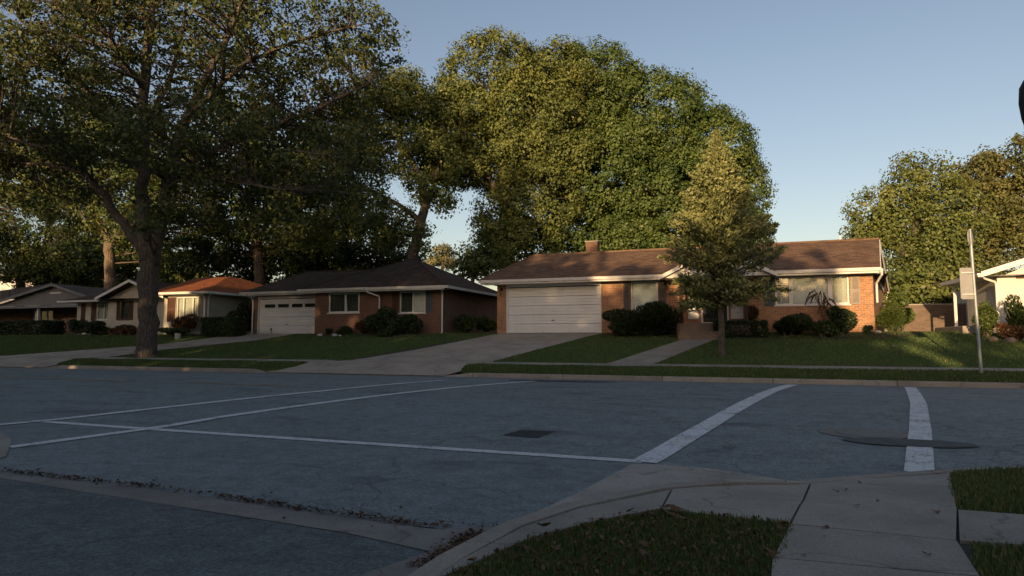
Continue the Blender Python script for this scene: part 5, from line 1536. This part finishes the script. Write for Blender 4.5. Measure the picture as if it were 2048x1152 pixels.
make_tree('background_tree', 'slim dark tree in the gap between the two brick houses', TREES['gaptree'], 'leaf_dark', 'bark', 113, leaf=.24, clump=.6, dens=1.0, twigs=60, group='trees behind the houses')

# the young conifer on the front lawn
def conifer():
    rng = np.random.default_rng(301)
    pr = random.Random(301)
    root = thing('conifer_tree', 'young feathery conifer with slim bare trunk on the front lawn', 'tree', (-1.0, 23.5, .66))
    H = 7.95
    mb = MB()
    mb.tube([(0, 0, -.1), (0, 0, .15), (.02, 0, 1.0), (0, .02, 2.0), (.03, 0, 4.0), (0, 0, 6.2), (0, 0, H)], [.16, .115, .10, .095, .07, .035, .006], 9, .05, pr)
    def radius(z):
        t = (z - 1.75) / (H - 1.75)
        if t < 0.22: return 1.15 + .8 * math.sin(t / .22 * math.pi / 2)
        return 1.95 * (1 - (t - .22) / .78) ** .95 + .05
    cen, dirs = [], []
    for k in range(300):
        t = rng.random()
        z0 = 1.8 + t * (H - 1.95)
        a = rng.uniform(0, 2 * math.pi)
        rr = radius(z0 + .3) * rng.uniform(.6, 1.1)
        if math.cos(a - .35) > .5 and z0 < 4.6: rr *= 1.14
        rise = rr * (rng.uniform(.18, .6) if z0 > 2.6 else rng.uniform(-.25, .3))
        tip = np.array([math.cos(a) * rr, math.sin(a) * rr, z0 + rise])
        st = np.array([0, 0, z0 - .15])
        ax = tip - st
        ln_ = np.linalg.norm(ax)
        mid = (st + tip) / 2 + np.array([0, 0, .12 * ln_ * rng.uniform(-.3, 1)])
        mb.tube([tuple(st), tuple(mid), tuple(tip)], [.022 + .006 * ln_, .014, .004], 4, cap=False)
        m = int(205 * (.35 + ln_ / 2))
        s = rng.random(m) ** .7
        pos = np.where(s[:, None] < .5, st + (mid - st) * (s[:, None] * 2), mid + (tip - mid) * (s[:, None] * 2 - 1))
        w = .04 + .13 * np.sin(np.clip(s, 0, 1) * math.pi) * min(1, ln_ / 1.4)
        pos = pos + rng.normal(size=(m, 3)) * w[:, None] * np.array([1, 1, .6])
        keep = s > .18
        cen.append(pos[keep]); dirs.append(np.repeat((ax / ln_ + np.array([0, 0, .15]))[None], keep.sum(), 0))
    cen = np.concatenate(cen); dirs = np.concatenate(dirs)
    mb.build('trunk', M['bark_thin'], root, smooth=True, local=True)
    n = len(cen)
    cl = np.sin(cen[:, 0] * 3.1 + 1) * np.sin(cen[:, 2] * 2.3) * .12
    leaf_object('crown', M['needle'], root, cen, .115 * rng.uniform(.6, 1.5, n), rng.normal(.42, .16, n) + cl, rng, width=.24, direction=dirs, spread=.7)
conifer()

# ------------------------------------------------------------------ shrubs
def gz_(x, y): return (x, y, lawn_z(x, y))
S = make_shrub
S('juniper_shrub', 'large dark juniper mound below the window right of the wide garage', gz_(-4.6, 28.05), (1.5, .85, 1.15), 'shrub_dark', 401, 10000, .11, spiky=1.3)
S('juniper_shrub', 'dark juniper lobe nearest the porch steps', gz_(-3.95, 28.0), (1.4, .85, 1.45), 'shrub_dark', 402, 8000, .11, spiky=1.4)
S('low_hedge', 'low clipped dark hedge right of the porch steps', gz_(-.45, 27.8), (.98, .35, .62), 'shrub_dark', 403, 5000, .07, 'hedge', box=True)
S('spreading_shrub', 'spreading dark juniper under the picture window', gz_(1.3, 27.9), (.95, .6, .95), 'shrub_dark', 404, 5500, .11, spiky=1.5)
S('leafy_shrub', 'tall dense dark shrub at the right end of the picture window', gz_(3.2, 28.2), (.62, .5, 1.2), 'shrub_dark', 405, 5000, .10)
S('small_shrub', 'small green shrub in front of the tall dark one', gz_(2.5, 27.6), (.5, .35, .65), 'shrub_mid', 406, 2200, .08)
def feathery(label, loc, seed):
    rng = np.random.default_rng(seed); pr = random.Random(seed)
    root = thing('feathery_shrub', label, 'shrub', loc)
    mb = MB(); cen, dirs = [], []
    for k in range(11):
        a = pr.uniform(0, 6.283); r = pr.uniform(.2, .62); hh = pr.uniform(1.1, 1.85)
        pts = [Vector((0, 0, 0)), Vector((r * .2 * math.cos(a), r * .2 * math.sin(a) * .6, hh * .6)), Vector((r * .6 * math.cos(a), r * .6 * math.sin(a) * .6, hh)), Vector((r * math.cos(a), r * math.sin(a) * .6, hh * .93)), Vector((r * 1.3 * math.cos(a), r * 1.3 * math.sin(a) * .6, hh * .78))]
        mb.tube(pts, [.014, .012, .009, .006, .003], 5, cap=False)
        for i in range(1, 4):
            for t in np.linspace(0, 1, 9):
                c = pts[i].lerp(pts[i + 1], float(t))
                cen.append((c.x, c.y, c.z - .04)); d = (pts[i + 1] - pts[i]).normalized()
                dirs.append((d.x * .6, d.y * .6, d.z * .6 - .7))
    mb.build('stem', M['wood_brown'], root, local=True)
    cen, dirs = np.array(cen), np.array(dirs)
    leaf_object('foliage', M['shrub_red'], root, cen, rng.uniform(.1, .2, len(cen)), rng.normal(.35, .2, len(cen)), rng, width=.14, direction=dirs, spread=.35)
feathery('wispy reddish shrub with arching sprays in front of the window blind', gz_(2.62, 28.3), 407)
S('ornamental_grass', 'tan tuft of ornamental grass right of the front door', gz_(-.1, 28.55), (.42, .3, 1.15), 'shrub_tan', 408, 2200, .13, spiky=1.7, lumps=5, stem=False)
S('round_shrub', 'clipped bright green dome shrub at the right corner of the brick house', gz_(5.12, 29.6), (.56, .5, 1.15), 'shrub_bright', 409, 8500, .05, lumps=16, spiky=1.4)
S('leafy_shrub', 'pale green shrub behind the round dome shrub', gz_(5.9, 32.0), (.6, .6, 1.75), 'shrub_bright', 410, 2600, .13)
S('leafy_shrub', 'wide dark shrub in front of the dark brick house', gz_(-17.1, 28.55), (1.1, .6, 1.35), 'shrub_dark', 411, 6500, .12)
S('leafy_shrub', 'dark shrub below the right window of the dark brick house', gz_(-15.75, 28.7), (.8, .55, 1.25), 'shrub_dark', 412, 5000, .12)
S('small_shrub', 'small yellow green plant in front of the wide dark shrub', gz_(-16.7, 27.95), (.5, .3, .5), 'shrub_mid', 413, 1500, .1)
S('small_shrub', 'little dark bush nearest the windowed garage door', gz_(-20.4, 28.7), (.3, .28, .4), 'shrub_dark', 414, 1300, .07)
S('small_shrub', 'low rounded dark bush under the left window of the dark brick house', gz_(-19.4, 28.65), (.6, .35, .5), 'shrub_dark', 415, 2500, .07)
S('small_shrub', 'bronze bush between the low bush and the wide dark shrub', gz_(-18.5, 28.75), (.42, .35, .8), 'shrub_red', 416, 1600, .09)
S('round_shrub', 'rounded green bush beside the dark brick side wall', gz_(-13.75, 30.6), (.72, .6, 1.05), 'shrub_mid', 417, 5000, .08, lumps=14)
S('round_shrub', 'green bush deeper in the gap between the brick houses', gz_(-13.2, 32.1), (.6, .55, 1.0), 'shrub_mid', 418, 3000, .09)
S('leafy_shrub', 'dark shrub at the left end of the cream house', gz_(-39.0, 29.1), (1.1, .6, .95), 'shrub_dark', 419, 4200, .11)
S('leafy_shrub', 'dark shrub under the shuttered window of the cream house', gz_(-37.2, 28.8), (1.2, .6, .9), 'shrub_dark', 420, 4500, .11)
S('low_hedge', 'low brownish hedge under the cream front gable', gz_(-35.0, 28.9), (1.5, .4, .6), 'shrub_red', 421, 4000, .1, 'hedge')
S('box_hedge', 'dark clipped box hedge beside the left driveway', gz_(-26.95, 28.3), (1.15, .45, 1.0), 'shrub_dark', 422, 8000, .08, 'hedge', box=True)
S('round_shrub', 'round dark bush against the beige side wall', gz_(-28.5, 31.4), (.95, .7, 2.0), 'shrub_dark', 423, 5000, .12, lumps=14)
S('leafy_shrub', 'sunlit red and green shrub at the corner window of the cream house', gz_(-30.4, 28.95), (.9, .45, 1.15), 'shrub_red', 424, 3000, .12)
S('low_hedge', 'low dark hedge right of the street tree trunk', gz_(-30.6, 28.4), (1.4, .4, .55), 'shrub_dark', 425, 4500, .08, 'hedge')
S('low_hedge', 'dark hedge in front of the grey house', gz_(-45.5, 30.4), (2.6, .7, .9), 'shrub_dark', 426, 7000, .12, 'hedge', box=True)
S('round_shrub', 'bright green rounded bush at the porch of the white house', gz_(7.75, 27.6), (.42, .42, 1.35), 'shrub_bright', 427, 4000, .07, lumps=14)
S('leafy_shrub', 'loose shrub in front of the white house at the right edge', gz_(8.55, 27.4), (.5, .42, 1.45), 'shrub_mid', 428, 2600, .1, spiky=1.4)
S('small_shrub', 'dry reddish plant below the loose shrub at the right edge', gz_(8.3, 26.8), (.6, .35, .75), 'shrub_red', 429, 1800, .1)
S('small_shrub', 'small dark weed at the brick corner by the round dome shrub', gz_(4.15, 28.5), (.2, .18, .35), 'shrub_dark', 430, 500, .08)

# ------------------------------------------------------------------ small things
def stone(label, x, y, r, mat, group, seed, name='garden_stone'):
    pr = random.Random(seed)
    bm = bmesh.new()
    bmesh.ops.create_icosphere(bm, subdivisions=2, radius=r)
    for v in bm.verts:
        v.co *= pr.uniform(.82, 1.12)
        v.co.z *= .62
    me = bpy.data.meshes.new(name)
    bm.to_mesh(me); bm.free()
    me.materials.append(M[mat])
    o = bpy.data.objects.new(name, me)
    COL.objects.link(o)
    o.location = (x, y, lawn_z(x, y) + r * .3)
    return tag(o, label, 'stone', group)
stone('white stone nearest the windowed garage door', -20.75, 28.35, .14, 'stone_white', 'white stones along the bed', 1)
stone('largest middle white stone in front of the low rounded bush', -19.8, 28.25, .15, 'stone_white', 'white stones along the bed', 2)
stone('small white stone right of the middle one', -19.5, 28.28, .09, 'stone_white', 'white stones along the bed', 3)
stone('pale stone at the foot of the right brick corner', 4.55, 28.75, .12, 'stone_white', None, 4)
for k, (x, y, r) in enumerate(((7.7, 26.75, .17), (8.1, 26.5, .19), (8.6, 26.4, .2), (9.1, 26.3, .18))):
    stone(['leftmost tan boulder edging the bed of the white house', 'second tan boulder from the left edging the white house bed', 'third tan boulder from the left edging the white house bed', 'tan boulder at the right picture edge before the white house'][k], x, y, r, 'stone_tan', 'boulders edging the white house bed', 10 + k, 'boulder')
bk = MB()
bk.tube([(-29.0, 27.2, 1.2), (-29.0, 27.2, 1.53)], [.13, .15], 14)
bk.tube([(-29.0, 27.2, 1.53), (-29.0, 27.2, 1.56)], [.165, .165], 14)
tag(bk.build('bucket', M['stone_white']), 'small white bucket standing on the lawn left of the box hedge', 'bucket')
bs = thing('driveway_marker', 'small brown stake with a tag in front of the windowed garage door', 'marker', (-25.2, 30.0, 1.5))
MB().tube([(-25.2, 30.0, 1.45), (-25.2, 30.0, 1.85)], .015, 5).build('stake', M['wood_brown'], bs)
bx('marker_tag', M['stone_tan'], bs, -25.27, -25.13, 29.98, 29.995, 1.72, 1.86)

# leaf litter in the gutter joint and loose dry leaves
rng = np.random.default_rng(55)
line = np.array([(-9.5, 4.30), (-6.43, 4.15), (-4.6, 4.12), (-3.0, 3.97), (-2.0, 3.88), (-1.55, 4.05)])
seg = np.linalg.norm(np.diff(line, axis=0), axis=1)
cum = np.concatenate([[0], np.cumsum(seg)])
n = 2200
s = rng.uniform(0, cum[-1], n)
s = s[(np.sin(s * 2.1) * .3 + np.sin(s * 5.3 + 1) * .25 + rng.random(n)) > .25]
px_ = np.interp(s, cum, line[:, 0]); py_ = np.interp(s, cum, line[:, 1]) + rng.normal(0, .022, len(s)) + (rng.random(len(s)) < .06) * rng.normal(0, .25, len(s))
gap = rng.integers(0, 2, 420)
ex = rng.normal(-1.62, .05, 420); ey_ = rng.uniform(3.1, 3.85, 420)
cx2 = rng.uniform(0, 1, 500)
ax_ = np.interp(cx2, [0, .35, .7, 1], [-1.48, -1.28, -.85, -.3]); ay_ = np.interp(cx2, [0, .35, .7, 1], [3.85, 4.35, 5.1, 5.75]) + rng.normal(0, .03, 500)
X_ = np.concatenate([px_, ex, ax_ - .06]); Y_ = np.concatenate([py_, ey_, ay_])
Z_ = np.array([road_z(a, b) for a, b in zip(X_, Y_)]) + rng.uniform(.012, .035, len(X_))
cen = np.stack([X_, Y_, Z_], 1)
lit = leaf_object('leaf_litter', M['dry_leaf'], None, cen, rng.uniform(.015, .04, len(cen)), rng.uniform(0, .8, len(cen)), rng, width=.34, direction=rng.normal(size=(len(cen), 3)) * np.array([1, 1, .15]), spread=.2, up=3.0)
tag(lit, 'brown leaf litter lying along the gutter joint', 'leaves', kind='stuff')
m_ = 2600
cx_, cy_ = rng.uniform(-1.35, .15, m_), rng.uniform(1.9, 4.35, m_)
kk = in_poly(cx_, cy_, CORNER)
cc_ = np.stack([cx_[kk], cy_[kk], .10 + rng.uniform(.015, .05, kk.sum())], 1)
tag(leaf_object('leaf_crumbs', M['dry_leaf'], None, cc_, rng.uniform(.012, .035, len(cc_)), rng.uniform(.2, 1, len(cc_)), rng, width=.35, up=2.0), 'small brown leaf crumbs scattered in the near corner grass', 'leaves', kind='stuff')
me0 = None
spots = []
while len(spots) < 34:
    a, b = rng.uniform(-1.35, .15), rng.uniform(2.3, 4.35)
    if in_poly(np.array([a]), np.array([b]), CORNER)[0]:
        spots.append((a, b, near_z(a, b) + rng.uniform(.02, .06), 'dry brown leaf lying on the near corner grass', 'dry leaves on the corner grass'))
while len(spots) < 50:
    a, b = rng.uniform(.1, 1.2), rng.uniform(3.1, 6.3)
    spots.append((a, b, near_z(a, b) + .014, 'dry leaf lying on the near sidewalk slabs', 'dry leaves on the near sidewalk'))
prl = random.Random(66)
for (a, b, z, lab, grp) in spots:
    if me0 is None or prl.random() < .2:
        # a curled lobed leaf
        mb = MB()
        k = 9
        out = []
        for i in range(k):
            t = 2 * math.pi * i / k
            r_ = .038 * (1 + .35 * math.cos(3 * t + prl.random())) * (1.3 if i == 0 else 1)
            out.append((r_ * math.cos(t) * 1.25, r_ * math.sin(t) * .8, .012 * math.sin(2 * t + prl.random() * 2) + .008))
        mb.add([(0, 0, 0)] + out, [(0, i + 1, (i + 1) % k + 1) for i in range(k)])
        o = mb.build('fallen_leaf', M['dry_leaf'])
        me0 = o.data
        at = me0.attributes.new('tint', 'FLOAT', 'FACE')
        at.data.foreach_set('value', [prl.uniform(.3, 1)] * len(me0.polygons))
    else:
        o = bpy.data.objects.new('fallen_leaf', me0)
        COL.objects.link(o)
    o.location = (a, b, z)
    sc = prl.uniform(.4, .9) if 'grass' in grp else prl.uniform(.22, .5)
    o.scale = (sc, sc, sc)
    o.rotation_euler = (prl.uniform(-.5, .5), prl.uniform(-.5, .5), prl.uniform(0, 6.28))
    tag(o, lab, 'leaf', grp)

# ------------------------------------------------------------------ unseen trees behind the viewer, added and shaped to cast the shade
def shade_trees():
    rng = np.random.default_rng(77)
    xs = [p[0] for p in SHADE_HEIGHTS]; hs = [p[1] for p in SHADE_HEIGHTS]
    def part(n, lo, hi, smin, smax, fringe):
        X = rng.uniform(-110, 30, n)
        Hh = np.interp(X + 2.4, xs, hs)      # the sun stands a little to the left
        # lumpy skyline of many crowns
        Hh = Hh + .45 * np.sin(X * 1.3) * np.sin(X * .37 + 1) + .3 * np.sin(X * 3.1 + .5)
        if fringe:
            Z = Hh - rng.random(n) ** 1.6 * 3.0 + .5
        else:
            Z = (Hh - 1.0) * rng.random(n)
        wob = np.sin(X * 1.9 + 2 * np.sin(Z * 1.2)) * .5 + np.sin(X * 4.3 + Z * 3.1) * .5
        keep = np.ones(n, dtype=bool)
        if fringe:
            keep &= wob < .45
        # thinned so soft patches of sun reach the wide garage
        loose = (X > -14.9) & (X < -7.9) & (Z > 7.9)
        keep &= ~(loose & (rng.random(n) < .36))
        X, Z = X[keep], Z[keep]
        Yv = -17 + rng.uniform(-1.8, 1.8, len(X))
        return np.stack([X, Yv, Z], 1), rng.uniform(smin, smax, len(X))
    c1, s1 = part(72000, 0, 0, .6, 1.1, False)
    c2, s2 = part(28000, 0, 0, .25, .5, True)
    cen, size = np.concatenate([c1, c2]), np.concatenate([s1, s2])
    o = leaf_object('shade_trees', M['leaf_dark'], None, cen, size, rng.normal(.45, .2, len(cen)), rng, width=.45)
    tag(o, 'unseen row of leafy trees behind the viewer, added to shade the street and houses', 'trees', kind='stuff')
SHADE_HEIGHTS = [(-110, 17), (-48, 17), (-47, 13.5), (-44.5, 13.5), (-43, 17), (-36, 17.5), (-33.4, 17), (-32.6, 8.6), (-30.0, 8.6), (-29.2, 17), (-24, 18), (-17, 17.5), (-13.5, 17), (-12.4, 12.6), (-7.2, 12.2), (-6.2, 10.9), (-4.5, 10.4), (-3.5, 9.8), (-.6, 9.8), (.2, 11.2), (2.7, 11.0), (3.1, 9.4), (3.4, 7.2), (6, 7.0), (9, 7.3), (14, 7.8), (30, 9)]  # heights set by how far up each house front the shade reaches
shade_trees()
